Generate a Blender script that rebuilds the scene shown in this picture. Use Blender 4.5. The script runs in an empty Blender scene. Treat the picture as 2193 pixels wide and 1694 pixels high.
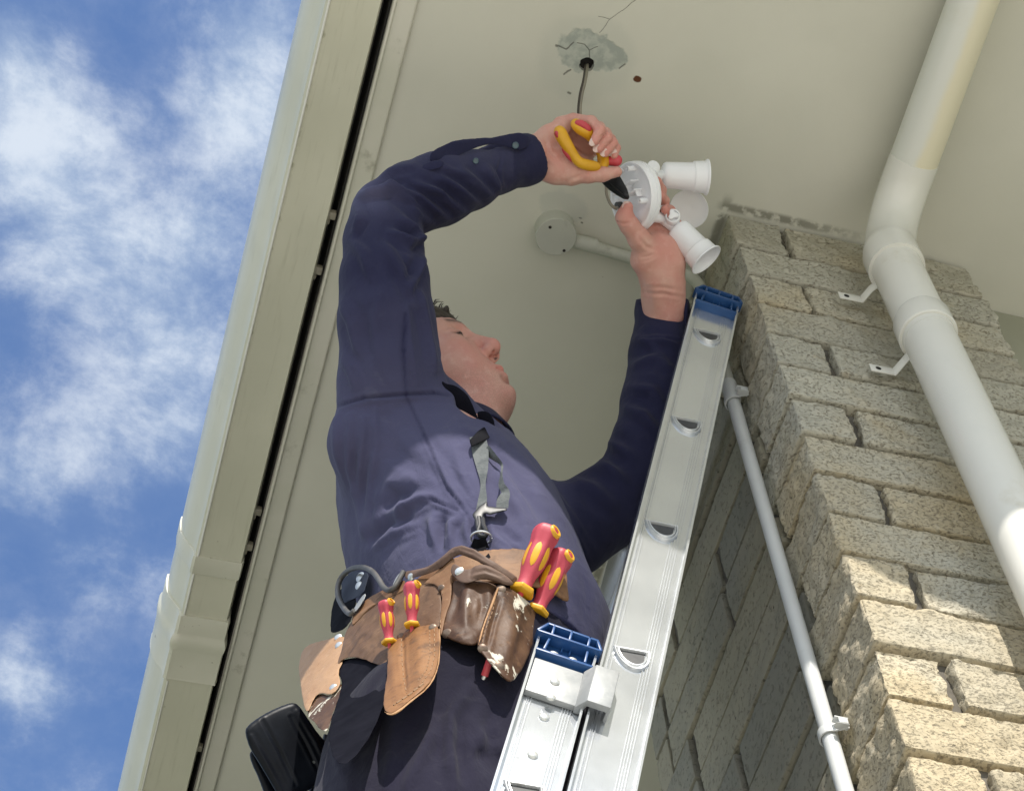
import bpy, bmesh, math, random
import numpy as np
from mathutils import Vector, Matrix
from mathutils.bvhtree import BVHTree

# ---------------------------------------------------------------- camera, world, sun, exposure
UP = 1.5                                   # camera height above the ground; builders work relative to the camera
MC = np.array([[0.96388978, -0.2602063, -0.05664958],
               [0.19761423, 0.84149773, -0.50282222],
               [0.178508, 0.47347044, 0.86253153]])   # rows: right, down, forward of the camera in world axes
F, CX, CY, PW, PH = 4600.0, 1096.5, 847.0, 2193, 1694
scene = bpy.context.scene
COL = scene.collection
cd = bpy.data.cameras.new("camera"); cam = bpy.data.objects.new("camera", cd); COL.objects.link(cam)
cd.sensor_fit = 'HORIZONTAL'; cd.sensor_width = 36.0; cd.lens = F / PW * 36.0
cd.clip_start = 0.05; cd.clip_end = 3000
rot = Matrix((tuple(MC[0]), tuple(-MC[1]), tuple(-MC[2]))).transposed()
cam.matrix_world = Matrix.Translation((0, 0, UP)) @ rot.to_4x4()
scene.camera = cam
SUN = np.array([-0.05, -0.76, 0.68]); SUN /= np.linalg.norm(SUN)      # towards the sun
sl = bpy.data.lights.new("sun", 'SUN'); sun = bpy.data.objects.new("sun", sl); COL.objects.link(sun)
sl.energy = 3.4; sl.angle = math.radians(0.55); sl.color = (1.0, 0.945, 0.86)
sun.rotation_euler = Vector(tuple(SUN)).to_track_quat('Z', 'Y').to_euler()
sun.location = (0, -2, 8)
scene.view_settings.view_transform = 'Standard'; scene.view_settings.look = 'None'
scene.view_settings.gamma = 1.0; scene.view_settings.use_curve_mapping = False
scene.view_settings.exposure = 0.80
scene.render.engine = 'CYCLES'
scene.cycles.max_bounces = 8; scene.cycles.diffuse_bounces = 5; scene.cycles.use_denoising = True
scene.cycles.sample_clamp_indirect = 8

# ---------------------------------------------------------------- node expression helper
class S:
    """wraps a socket (or float) so that materials can be written as formulas"""
    def __init__(s, T, v): s.T, s.v = T, v
    def _m(s, op, *a):
        n = s.T.nodes.new('ShaderNodeMath'); n.operation = op
        for i, x in enumerate((s,) + a):
            x = x.v if isinstance(x, S) else x
            if isinstance(x, (int, float)): n.inputs[i].default_value = float(x)
            else: s.T.links.new(x, n.inputs[i])
        return S(s.T, n.outputs[0])
    def __add__(s, o): return s._m('ADD', o)
    __radd__ = __add__
    def __sub__(s, o): return s._m('SUBTRACT', o)
    def __rsub__(s, o): return (s * -1) + o
    def __mul__(s, o): return s._m('MULTIPLY', o)
    __rmul__ = __mul__
    def __truediv__(s, o): return s._m('DIVIDE', o)
    def abs(s): return s._m('ABSOLUTE')
    def max(s, o): return s._m('MAXIMUM', o)
    def min(s, o): return s._m('MINIMUM', o)
    def pow(s, o): return s._m('POWER', o)
    def sqrt(s): return s._m('SQRT')
    def sin(s): return s._m('SINE')
    def frac(s): return s._m('FRACT')
    def step(s, a, b):            # smooth 0..1 between a and b
        n = s.T.nodes.new('ShaderNodeMapRange'); n.interpolation_type = 'SMOOTHSTEP'
        s.T.links.new(s.v, n.inputs['Value'])
        lo, hi = (a, b) if a < b else (b, a)
        n.inputs['From Min'].default_value = lo; n.inputs['From Max'].default_value = hi
        if a > b: n.inputs['To Min'].default_value = 1; n.inputs['To Max'].default_value = 0
        return S(s.T, n.outputs['Result'])

def mixc(T, f, a, b):
    n = T.nodes.new('ShaderNodeMix'); n.data_type = 'RGBA'
    put(T, n.inputs[0], f); put(T, n.inputs[6], a); put(T, n.inputs[7], b)
    return n.outputs[2]
def put(T, sock, x):
    if isinstance(x, S): x = x.v
    if isinstance(x, (int, float)): sock.default_value = x
    elif isinstance(x, (tuple, list)): sock.default_value = tuple(x) + ((1,) if len(x) == 3 else ())
    else: T.links.new(x, sock)
def noise(T, vec, scale, detail=4, rough=.55, dist=0.0, color=False):
    n = T.nodes.new('ShaderNodeTexNoise'); T.links.new(vec, n.inputs['Vector'])
    n.inputs['Scale'].default_value = scale; n.inputs['Detail'].default_value = detail
    n.inputs['Roughness'].default_value = rough; n.inputs['Distortion'].default_value = dist
    return n.outputs['Color'] if color else S(T, n.outputs[0])
def voro(T, vec, scale, feat='F1', rnd=1.0):
    n = T.nodes.new('ShaderNodeTexVoronoi'); n.feature = feat; T.links.new(vec, n.inputs['Vector'])
    n.inputs['Scale'].default_value = scale; n.inputs['Randomness'].default_value = rnd
    return S(T, n.outputs['Distance'])
def scaled(T, vec, sx, sy, sz):
    n = T.nodes.new('ShaderNodeMapping'); T.links.new(vec, n.inputs[0]); n.inputs['Scale'].default_value = (sx, sy, sz)
    return n.outputs[0]
def newmat(name, fixed=False):
    m = bpy.data.materials.new(name); m.use_nodes = True; T = m.node_tree
    b = T.nodes['Principled BSDF']
    if fixed:                                  # house-wide coordinates, measured from the camera's height
        ge = T.nodes.new('ShaderNodeNewGeometry'); mp = T.nodes.new('ShaderNodeMapping'); mp.inputs['Location'].default_value = (0, 0, -UP)
        T.links.new(ge.outputs['Position'], mp.inputs[0]); return m, T, b, mp.outputs[0]
    tc = T.nodes.new('ShaderNodeTexCoord')
    return m, T, b, tc.outputs['Object']
def bump(T, b, h, strength=.5, dist=.002):
    n = T.nodes.new('ShaderNodeBump'); n.inputs['Strength'].default_value = strength; n.inputs['Distance'].default_value = dist
    put(T, n.inputs['Height'], h); T.links.new(n.outputs[0], b.inputs['Normal'])
def xyz(T, vec):
    n = T.nodes.new('ShaderNodeSeparateXYZ'); T.links.new(vec, n.inputs[0])
    return [S(T, n.outputs[i]) for i in range(3)]
MAT = {}
def simple(name, c, c2=None, scale=30, rough=.5, metal=0, bs=0, bd=.001, bsc=None, spec=.5, sheen=0, coat=0, dirt=None, dscale=8, dlo=.55, dhi=.75, aniso=None):
    m, T, b, o = newmat(name)
    v = o if aniso is None else scaled(T, o, *aniso)
    col = tuple(c)
    if c2 is not None: col = mixc(T, noise(T, v, scale).step(.35, .65), c, c2)
    if dirt is not None: col = mixc(T, noise(T, o, dscale, 8, .65).step(dlo, dhi), col, dirt)
    put(T, b.inputs['Base Color'], col)
    r = noise(T, v, scale * 1.7)
    put(T, b.inputs['Roughness'], r * .16 + (rough - .08))
    b.inputs['Metallic'].default_value = metal
    b.inputs['Specular IOR Level'].default_value = spec
    if sheen: b.inputs['Sheen Weight'].default_value = sheen; b.inputs['Sheen Roughness'].default_value = .5
    if coat: b.inputs['Coat Weight'].default_value = coat; b.inputs['Coat Roughness'].default_value = .25
    if bs: bump(T, b, noise(T, v, bsc or scale * 4, 5), bs, bd)
    MAT[name] = m
    return m

# ---------------------------------------------------------------- world: nishita sky with procedural clouds
w = bpy.data.worlds.new("World"); scene.world = w; w.use_nodes = True
T = w.node_tree; bg = T.nodes['Background']
sky = T.nodes.new('ShaderNodeTexSky'); sky.sky_type = 'NISHITA'; sky.sun_disc = False
sky.sun_elevation = math.asin(SUN[2]); sky.sun_rotation = math.atan2(SUN[0], SUN[1]); sky.altitude = 50; sky.dust_density = .6; sky.ozone_density = 2.0
tc = T.nodes.new('ShaderNodeTexCoord'); gen = tc.outputs['Generated']
gx, gy, gz = xyz(T, gen)
# clouds live on a flat layer: direction divided by its height
den = gz.max(.08)
cmb = T.nodes.new('ShaderNodeCombineXYZ'); put(T, cmb.inputs[0], gx / den); put(T, cmb.inputs[1], gy / den); cmb.inputs[2].default_value = 3.7
cv = cmb.outputs[0]
def wdir(u, v):
    d = MC.T @ np.array([(u - CX) / F, (v - CY) / F, 1.0]); return d / np.linalg.norm(d)
warp = noise(T, cv, 2.2, 3, .5, color=True)
vm = T.nodes.new('ShaderNodeVectorMath'); vm.operation = 'MULTIPLY_ADD'; T.links.new(warp, vm.inputs[0]); vm.inputs[1].default_value = (.12, .12, .12); T.links.new(cv, vm.inputs[2])
n1 = noise(T, vm.outputs[0], 13.0, 14, .64, .12)
n2 = noise(T, vm.outputs[0], 34.0, 10, .66, .0)
n3 = noise(T, vm.outputs[0], 3.4, 3, .5)
dens = n1 * 1.15 + n2 * .34 + n3 * .42
mask = None
for (u, v, r, a) in ((20, 120, 130, .34), (110, 290, 150, .34), (30, 380, 100, .22), (560, 90, 150, .36), (480, 250, 120, .30), (600, 280, 80, .2), (240, 480, 150, .22), (440, 480, 130, .24), (330, 640, 170, .24), (80, 560, 110, .18), (420, 800, 150, .24), (200, 960, 170, .20), (420, 980, 110, .22), (20, 1020, 100, .18), (30, 1450, 120, .34), (110, 1500, 80, .15), (140, 1165, 70, .17), (215, 1265, 55, .15), (330, 1230, 60, .08),
                     (285, 110, 120, -.26), (350, 330, 80, -.16), (60, 800, 130, -.10), (280, 1430, 170, -.22), (30, 1230, 90, -.16), (380, 1130, 90, -.10), (180, 20, 60, -.12), (330, 430, 60, -.1)):
    d = wdir(u, v); q = d[:2] / d[2]; rr = r / F / d[2] * 1.1
    dx = (gx / den) - float(q[0]); dy = (gy / den) - float(q[1])
    g = ((dx * dx + dy * dy) * (-1.0 / rr ** 2))._m('EXPONENT') * a
    mask = g if mask is None else mask + g
d = wdir(330, 800); q = d[:2] / d[2]; dx = (gx / den) - float(q[0]); dy = (gy / den) - float(q[1])
mask = mask + (dx * dx + dy * dy).sqrt().step(.32, .55) * .42          # unseen cloud added around this patch to make the sky light neutral
back = (gy * -1).step(-.25, .6)                # unseen bright cloud bank added behind the camera as fill light
cl = (dens + mask + back * .4).step(.92, 1.60) + (dens + mask).step(.5, 1.1) * .14 + .06
cshade = (n1 + n2 * .5).step(.62, .95)
skyc = T.nodes.new('ShaderNodeMix'); skyc.data_type = 'RGBA'; skyc.blend_type = 'MULTIPLY'; skyc.inputs[0].default_value = 1
T.links.new(sky.outputs[0], skyc.inputs[6]); skyc.inputs[7].default_value = (.82, 1.03, 1.30, 1)
ccol = mixc(T, cshade, (2.5, 3.15, 4.2), (4.1, 4.55, 5.2)); ccol = mixc(T, back, ccol, (6.2, 7.0, 8.2))
put(T, bg.inputs[0], mixc(T, cl * .86, skyc.outputs[2], ccol)); bg.inputs[1].default_value = 0.1

# ---------------------------------------------------------------- pixel rays (used once, to measure real positions)
def ray(u, v): return MC.T @ np.array([(u - CX) / F, (v - CY) / F, 1.0])
def PZ(u, v, z): r = ray(u, v); return r * z / r[2]
def PY(u, v, y): r = ray(u, v); return r * y / r[1]
def PX(u, v, x): r = ray(u, v); return r * x / r[0]
def PD(u, v, d): return ray(u, v) * d
def proj(P):
    c = np.asarray(P) @ MC.T
    return c[..., 0] / c[..., 2] * F + CX, c[..., 1] / c[..., 2] * F + CY, c[..., 2]

# ---------------------------------------------------------------- objects
TOP = []
def thing(name, label, cat, loc, group=None):
    o = bpy.data.objects.new(name, None); COL.objects.link(o); o.empty_display_size = .05
    o.location = tuple(loc); o['label'] = label; o['category'] = cat
    if group: o['group'] = group
    TOP.append(o); return o
def link(name, me, mats, parent=None, smooth=True):
    if not isinstance(mats, (list, tuple)): mats = [mats]
    for m in mats: me.materials.append(m)
    o = bpy.data.objects.new(name, me); COL.objects.link(o)
    if smooth: me.shade_smooth()
    else: me.shade_flat()
    if parent is not None:
        root = parent
        while root.parent: root = root.parent
        me.transform(Matrix.Translation(-root.location)); o.parent = parent
    else: TOP.append(o)
    return o
def tag(o, label, cat, group=None):
    o['label'] = label; o['category'] = cat
    if group: o['group'] = group
    return o
def center(o):
    """origin of a one-mesh thing to its lowest middle"""
    cs = [Vector(c) for c in o.bound_box]; c = sum(cs, Vector()) / 8; c.z = min(v.z for v in cs)
    o.data.transform(Matrix.Translation(-c)); o.location = o.location + c
    return o
class MB:
    def __init__(s): s.v = []; s.f = []; s.mi = []; s.sm = []
    def add(s, V, Fc, mi=0):
        n = len(s.v); s.v += [tuple(map(float, p)) for p in V]; s.f += [tuple(i + n for i in f) for f in Fc]; s.mi += [mi] * len(Fc); return s
    def box(s, lo, hi, mi=0, mat=None):
        x0, y0, z0 = lo; x1, y1, z1 = hi
        V = [(x0, y0, z0), (x1, y0, z0), (x1, y1, z0), (x0, y1, z0), (x0, y0, z1), (x1, y0, z1), (x1, y1, z1), (x0, y1, z1)]
        if mat is not None: V = [mat @ Vector(p) for p in V]
        return s.add(V, [(0, 3, 2, 1), (4, 5, 6, 7), (0, 1, 5, 4), (1, 2, 6, 5), (2, 3, 7, 6), (3, 0, 4, 7)], mi)
    def tube(s, pts, r, n=16, cap=True, mi=0, flat=None):
        pts = [Vector(tuple(map(float, p))) for p in pts]; r = r if hasattr(r, '__len__') else [r] * len(pts)
        t0 = (pts[1] - pts[0]).normalized(); up = Vector((0, 0, 1)) if abs(t0.z) < .9 else Vector((1, 0, 0))
        if flat is not None: up = Vector(tuple(flat))
        a = t0.cross(up).normalized(); V = []
        for i, p in enumerate(pts):
            t = ((pts[min(i + 1, len(pts) - 1)] - p).normalized() + (p - pts[max(i - 1, 0)]).normalized()).normalized()
            a = (a - t * a.dot(t)).normalized(); b = t.cross(a)
            V += [p + (a * math.cos(k * 2 * math.pi / n) + b * math.sin(k * 2 * math.pi / n)) * r[i] for k in range(n)]
        Fc = [(i * n + k, i * n + (k + 1) % n, (i + 1) * n + (k + 1) % n, (i + 1) * n + k) for i in range(len(pts) - 1) for k in range(n)]
        if cap: Fc += [tuple(reversed(range(n))), tuple(range((len(pts) - 1) * n, len(pts) * n))]
        return s.add(V, Fc, mi)
    def lathe(s, o, ax, prof, n=24, mi=0, cap=True, ref=None):
        """prof: list of (distance along axis, radius)"""
        o = Vector(tuple(map(float, o))); ax = Vector(tuple(map(float, ax))).normalized()
        up = Vector(tuple(ref)) if ref is not None else (Vector((0, 0, 1)) if abs(ax.z) < .9 else Vector((1, 0, 0)))
        a = (up - ax * up.dot(ax)).normalized(); b = ax.cross(a); V = []
        for (h, r) in prof:
            V += [o + ax * h + (a * math.cos(k * 2 * math.pi / n) + b * math.sin(k * 2 * math.pi / n)) * r for k in range(n)]
        m = len(prof)
        Fc = [(i * n + k, i * n + (k + 1) % n, (i + 1) * n + (k + 1) % n, (i + 1) * n + k) for i in range(m - 1) for k in range(n)]
        if cap: Fc += [tuple(reversed(range(n))), tuple(range((m - 1) * n, m * n))]
        return s.add(V, Fc, mi)
    def prism(s, poly, fn, t0, t1, mi=0):
        """poly 2D points, fn(a, b, t) -> 3D"""
        n = len(poly); V = [fn(a, b, t0) for a, b in poly] + [fn(a, b, t1) for a, b in poly]
        Fc = [tuple(range(n)), tuple(reversed(range(n, 2 * n)))] + [(k, n + k, n + (k + 1) % n, (k + 1) % n) for k in range(n)]
        return s.add(V, Fc, mi)
    def mesh(s, name, bevel=0, seg=2, auto=None):
        me = bpy.data.meshes.new(name); me.from_pydata(s.v, [], s.f); me.update()
        for p, i in zip(me.polygons, s.mi): p.material_index = i
        bm = bmesh.new(); bm.from_mesh(me)
        bmesh.ops.recalc_face_normals(bm, faces=bm.faces)
        if bevel:
            es = [e for e in bm.edges if len(e.link_faces) == 2 and e.calc_face_angle(0) > .5]
            bmesh.ops.bevel(bm, geom=es, offset=bevel, segments=seg, profile=.5, affect='EDGES', clamp_overlap=True)
        bm.to_mesh(me); bm.free(); return me
    def build(s, name, mats, parent=None, bevel=0, seg=2, smooth=None, angle=35):
        me = s.mesh(name, bevel, seg)
        o = link(name, me, mats, parent, True)
        try: me.set_sharp_from_angle(angle=math.radians(angle))
        except Exception: pass
        return o

# ---------------------------------------------------------------- distance-field modelling (numpy surface nets)
def surface_nets(f, lo, h):
    """f: 3D array, negative inside.  Returns verts, quads"""
    sgn = f < 0
    nx, ny, nz = f.shape
    c = np.zeros((nx - 1, ny - 1, nz - 1), np.int8)
    for dx in (0, 1):
        for dy in (0, 1):
            for dz in (0, 1): c += sgn[dx:nx - 1 + dx, dy:ny - 1 + dy, dz:nz - 1 + dz]
    act = (c > 0) & (c < 8)
    idx = np.full(act.shape, -1, np.int64); I = np.argwhere(act); idx[act] = np.arange(len(I))
    acc = np.zeros((len(I), 3)); cnt = np.zeros(len(I))
    cor = [(0, 0, 0), (1, 0, 0), (0, 1, 0), (1, 1, 0), (0, 0, 1), (1, 0, 1), (0, 1, 1), (1, 1, 1)]
    val = [f[I[:, 0] + a, I[:, 1] + b, I[:, 2] + d] for a, b, d in cor]
    for i in range(8):
        for ax in range(3):
            if cor[i][ax]: continue
            j = i | (1 << ax)
            a, b = val[i], val[j]; m = (a < 0) != (b < 0)
            t = a[m] / (a[m] - b[m]); p = np.tile(np.array(cor[i], float), (m.sum(), 1)); p[:, ax] += t
            acc[m] += p; cnt[m] += 1
    V = (I + acc / cnt[:, None]) * h + lo
    Q = []
    for ax in range(3):
        sl0 = [slice(None)] * 3; sl1 = [slice(None)] * 3; sl0[ax] = slice(0, -1); sl1[ax] = slice(1, None)
        a, b = sgn[tuple(sl0)], sgn[tuple(sl1)]; e = np.argwhere(a != b); d1, d2 = [(1, 2), (2, 0), (0, 1)][ax]
        ok = (e[:, d1] > 0) & (e[:, d2] > 0) & (e[:, d1] < f.shape[d1] - 1) & (e[:, d2] < f.shape[d2] - 1); e = e[ok]
        fl = a[tuple(e.T)]
        def g(o1, o2):
            k = e.copy(); k[:, d1] -= o1; k[:, d2] -= o2; return idx[tuple(k.T)]
        q = np.stack([g(1, 1), g(0, 1), g(0, 0), g(1, 0)], 1); q[~fl] = q[~fl][:, ::-1]; Q.append(q)
    return V, np.concatenate(Q)
class Fld:
    """a distance field on a regular grid; primitives touch only their own neighbourhood"""
    def __init__(s, lo, hi, h, xf=None):
        s.h = h; s.lo = np.array(lo, float); n = np.ceil((np.array(hi) - s.lo) / h).astype(int) + 1
        s.n = n; s.f = np.full(n, .08, np.float32)
        s.ax = [s.lo[i] + h * np.arange(n[i]) for i in range(3)]
    def sub(s, lo, hi):
        a = np.clip(np.floor((np.array(lo) - s.lo) / s.h).astype(int), 0, s.n); b = np.clip(np.ceil((np.array(hi) - s.lo) / s.h).astype(int) + 1, 0, s.n)
        sl = tuple(slice(a[i], b[i]) for i in range(3))
        if any(a[i] >= b[i] for i in range(3)): return None, None
        G = np.stack(np.meshgrid(*[s.ax[i][sl[i]] for i in range(3)], indexing='ij'), -1)
        return sl, G
    def comb(s, sl, d, k, op):
        c = s.f[sl]
        if op == 'sub': d = -d
        sgn = 1 if op == 'add' else -1
        a, b = (c, d) if op == 'add' else (-c, -d)
        if k > 0:
            hh = np.clip(.5 + .5 * (b - a) / k, 0, 1); r = b * (1 - hh) + a * hh - k * hh * (1 - hh)
        else: r = np.minimum(a, b)
        s.f[sl] = (sgn * r).astype(np.float32)
    def cone(s, a, b, ra, rb, k=.01, op='add', squash=None):
        """round cone; squash=(dir, factor>1): flattened along dir"""
        a = np.array(a, float); b = np.array(b, float); m = max(ra, rb) + k + .012 + 2 * s.h
        if squash: m = m * 1.15 if squash[1] > 1 else m / squash[1]
        sl, G = s.sub(np.minimum(a, b) - m, np.maximum(a, b) + m)
        if sl is None: return s
        P = G - a; ba = b - a; h = np.clip((P @ ba) / max(ba @ ba, 1e-12), 0, 1); q = P - h[..., None] * ba
        if squash:
            n = np.array(squash[0], float); n /= np.linalg.norm(n); q = q + (q @ n)[..., None] * n * (squash[1] - 1)
        d = np.linalg.norm(q, axis=-1) - (ra + (rb - ra) * h)
        if squash: d = d / (1 + (squash[1] - 1) * .5)
        s.comb(sl, d, k, op); return s
    def chain(s, pts, rs, k=.01, op='add', squash=None):
        for i in range(len(pts) - 1): s.cone(pts[i], pts[i + 1], rs[i], rs[i + 1], k, op, squash)
        return s
    def ell(s, c, R, rad, k=.01, op='add'):
        """ellipsoid; R rows = local axes"""
        c = np.array(c, float); R = np.array(R, float); rad = np.array(rad, float); m = rad.max() + k + .01 + 2 * s.h
        sl, G = s.sub(c - m, c + m)
        if sl is None: return s
        q = (G - c) @ R.T; k0 = np.linalg.norm(q / rad, axis=-1); k1 = np.linalg.norm(q / rad ** 2, axis=-1)
        d = k0 * (k0 - 1) / np.maximum(k1, 1e-9); s.comb(sl, d, k, op); return s
    def mesh(s): return surface_nets(s.f, s.lo, s.h)
def vnormals(V, Q):
    fn = np.cross(V[Q[:, 2]] - V[Q[:, 0]], V[Q[:, 3]] - V[Q[:, 1]]); N = np.zeros_like(V)
    for i in range(4): np.add.at(N, Q[:, i], fn)
    return N / np.maximum(np.linalg.norm(N, axis=1, keepdims=True), 1e-12)
def relax(V, Q, it=2, lam=.5):
    for _ in range(it):
        A = np.zeros_like(V); c = np.zeros(len(V))
        for i in range(4):
            np.add.at(A, Q[:, i], V[Q[:, (i + 1) % 4]] + V[Q[:, (i + 3) % 4]]); np.add.at(c, Q[:, i], 2)
        V = V + lam * (A / c[:, None] - V)
    return V
def npmesh(name, V, Q, mats, parent=None, attr=None):
    me = bpy.data.meshes.new(name); me.vertices.add(len(V)); me.vertices.foreach_set('co', V.astype(np.float32).ravel())
    me.loops.add(len(Q) * 4); me.loops.foreach_set('vertex_index', Q.astype(np.int32).ravel())
    me.polygons.add(len(Q)); me.polygons.foreach_set('loop_start', np.arange(0, len(Q) * 4, 4, dtype=np.int32))
    me.update(calc_edges=True); me.validate()
    if attr:
        for k, a in attr.items():
            at = me.attributes.new(k, 'FLOAT', 'POINT'); at.data.foreach_set('value', a.astype(np.float32))
    return link(name, me, mats, parent)
def vnoise(P, scale, seed=0, octaves=3, gain=.5):
    """value noise on points, numpy"""
    out = np.zeros(len(P)); amp = 1; tot = 0
    for o in range(octaves):
        X = P * scale * 2 ** o + seed * 17.3 + 100; I = np.floor(X).astype(np.int64); f = X - I; f = f * f * (3 - 2 * f)
        r = 0
        for dx in (0, 1):
            for dy in (0, 1):
                for dz in (0, 1):
                    hsh = ((I[:, 0] + dx) * 73856093) ^ ((I[:, 1] + dy) * 19349663) ^ ((I[:, 2] + dz) * 83492791) ^ (seed * 2654435)
                    hsh = (hsh ^ (hsh >> 13)) * 1274126177 & 0x7fffffff; hv = ((hsh >> 7) % 65536) / 32768.0 - 1
                    r = r + hv * (f[:, 0] if dx else 1 - f[:, 0]) * (f[:, 1] if dy else 1 - f[:, 1]) * (f[:, 2] if dz else 1 - f[:, 2])
        out += amp * r; tot += amp; amp *= gain
    return out / tot
# ---------------------------------------------------------------- materials of the setting
SZ = 3.30                                   # soffit height above the camera
def soffit_mat():
    m, T, b, o = newmat('soffit_paint', True); x, y, z = xyz(T, o)
    n = noise(T, o, 3, 6); n2 = noise(T, o, 40, 6, .6); fine = noise(T, scaled(T, o, 1, 1, 1), 260, 4)
    col = mixc(T, n.step(.3, .7), (.562, .550, .476), (.614, .600, .522))
    def ell(u, v, ru, rv, soft=.35, wob=.5, sc=26):
        p = PZ(u, v, SZ); rx = ru * .00078; ry = rv * .00088
        dx = (x - float(p[0])) / rx; dy = (y - float(p[1])) / ry
        return ((dx * dx + dy * dy).sqrt() + (noise(T, o, sc, 5) - .5) * wob * 2).step(1 + soft, 1 - soft * .4)
    patch = ell(1236, 108, 44, 34, .16, .62, 44).max(ell(1298, 122, 46, 28, .16, .62, 44)).max(ell(1262, 94, 52, 24, .16, .6, 60))
    col = mixc(T, patch * .85, col, mixc(T, n2.step(.42, .60), (.27, .30, .275), (.43, .45, .40)))
    ring = ell(1258, 128, 96, 78, .25, .25, 12)
    col = mixc(T, ring * .18, col, (.37, .40, .36))
    def seg(pts, wdt, sc=60, wob=.004):
        g = None
        for (u0, v0), (u1, v1) in zip(pts, pts[1:]):
            A, B = PZ(u0, v0, SZ), PZ(u1, v1, SZ); dxy = B - A; L2 = float(dxy[0] ** 2 + dxy[1] ** 2)
            wx = (noise(T, o, sc, 3) - .5) * wob; px = x - float(A[0]) + wx; py = y - float(A[1]) + wx
            t = ((px * float(dxy[0]) + py * float(dxy[1])) / L2).max(0).min(1)
            d = ((px - t * float(dxy[0])).pow(2) + (py - t * float(dxy[1])).pow(2)).sqrt().step(wdt, wdt * .2)
            g = d if g is None else g.max(d)
        return g
    cr = seg([(1285, 72), (1306, 42), (1335, 22), (1362, 0), (1400, -40)], .0008).max(seg([(1306, 42), (1282, 36)], .0007))
    cr = cr.max(seg([(1190, 97), (1212, 106), (1228, 92)], .0018)).max(seg([(1262, 126), (1262, 108), (1252, 96), (1236, 92)], .0013)).max(seg([(1262, 108), (1280, 100)], .001)).max(seg([(1208, 160), (1222, 150), (1214, 155)], .0022))
    cr = cr.max(seg([(1326, 146), (1338, 138)], .0022)).max(seg([(1241, 467), (1244, 468)], .0022, 60, .001)).max(seg([(1245, 477), (1247, 478)], .0022, 60, .001)).max(seg([(1217, 199), (1221, 201)], .003, 60, .001)).max(seg([(1191, 99), (1193, 100)], .003, 60, .001))
    col = mixc(T, cr * .7, col, (.07, .065, .055))
    rust = ell(1365, 170, 8, 6, .3, .3, 200)
    col = mixc(T, rust, col, (.10, .035, .012))
    # worn, stained paint along the stone pillar and old sealant round the junction box
    px0 = (x - .941).abs().step(.013, .003) * y.step(1.34, 1.37) ; py0 = (y - 1.368).abs().step(.012, .003) * x.step(.92, .945) * x.step(1.25, 1.05)
    st = (px0.max(py0) * (noise(T, o, 55, 6) + .22).step(.6, .78))
    col = mixc(T, st * .85, col, (.20, .195, .155))
    fl = ell(1205, 445, 50, 34, .2, .5, 30)
    col = mixc(T, fl * .4, col, (.44, .46, .42))
    spk = voro(T, o, 16).step(.035, .02)
    col = mixc(T, spk * noise(T, o, 9).step(.55, .6) * .6, col, (.16, .12, .08))
    put(T, b.inputs['Base Color'], col); b.inputs['Roughness'].default_value = .55; b.inputs['Specular IOR Level'].default_value = .3
    seam = (y - 1.505 + (noise(T, o, 5) - .5) * .01).abs().step(.016, .004)
    bump(T, b, n * .8 + n2 * .10 + fine * .05 + seam * .12 - patch * .22 - cr * .3, .55, .004)
    MAT['soffit'] = m
soffit_mat()
simple('pvc_cream', (.50, .48, .385), (.55, .53, .43), 6, .32, bs=.08, bsc=200, dirt=(.33, .31, .23), dscale=5, dlo=.56, dhi=.8, spec=.5)
simple('pvc_joint', (.62, .605, .50), (.66, .64, .54), 9, .35, bs=.1, bsc=90, dirt=(.16, .13, .09), dscale=38, dlo=.62, dhi=.72)
simple('trim_paint', (.56, .55, .46), (.60, .58, .50), 8, .5, bs=.15, bsc=120, dirt=(.30, .29, .22), dscale=14, dlo=.58, dhi=.76)
simple('dark_gap', (.012, .011, .010), rough=.9)  # near black in place of the shade inside gaps and holes
simple('white_pvc', (.72, .71, .66), (.76, .745, .69), 5, .22, bs=.04, bsc=60, spec=.5, dirt=(.55, .50, .38), dscale=7, dlo=.58, dhi=.85)
def aged_pvc():
    m, T, b, o = newmat('cream_pvc', True); x, y, z = xyz(T, o); n = noise(T, o, 9, 5)
    yel = (x - z * .35 + (n - .5) * .03).step(.070, .086)            # the side turned away has yellowed
    col = mixc(T, yel * .85, (.70, .70, .65), (.74, .68, .50)); col = mixc(T, n.step(.55, .8) * .3, col, (.60, .54, .40))
    put(T, b.inputs['Base Color'], col); b.inputs['Roughness'].default_value = .32; bump(T, b, noise(T, o, 90), .05, .001); MAT['cream_pvc'] = m
aged_pvc()
simple('grey_pvc', (.60, .61, .60), (.64, .65, .64), 8, .38, bs=.06, bsc=120, dirt=(.36, .36, .33), dscale=12, dlo=.58, dhi=.8)
simple('box_paint', (.47, .47, .42), (.51, .51, .45), 10, .45, bs=.15, bsc=90, dirt=(.33, .32, .28), dscale=20, dlo=.58, dhi=.8)
simple('cable_grey', (.21, .19, .15), (.27, .245, .19), 30, .5, bs=.1)
simple('screw_dark', (.05, .045, .04), rough=.5, metal=.6)
simple('wall_paint', (.33, .33, .26), (.36, .355, .28), 5, .7, bs=.2, bsc=90)
simple('concrete_ground', (.52, .50, .44), (.58, .56, .50), 1.3, .9, bs=.4, bsc=30, dirt=(.42, .40, .36), dscale=2)
simple('roof_tile', (.22, .21, .2), (.27, .25, .23), 10, .8, bs=.4, bsc=40)
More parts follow.
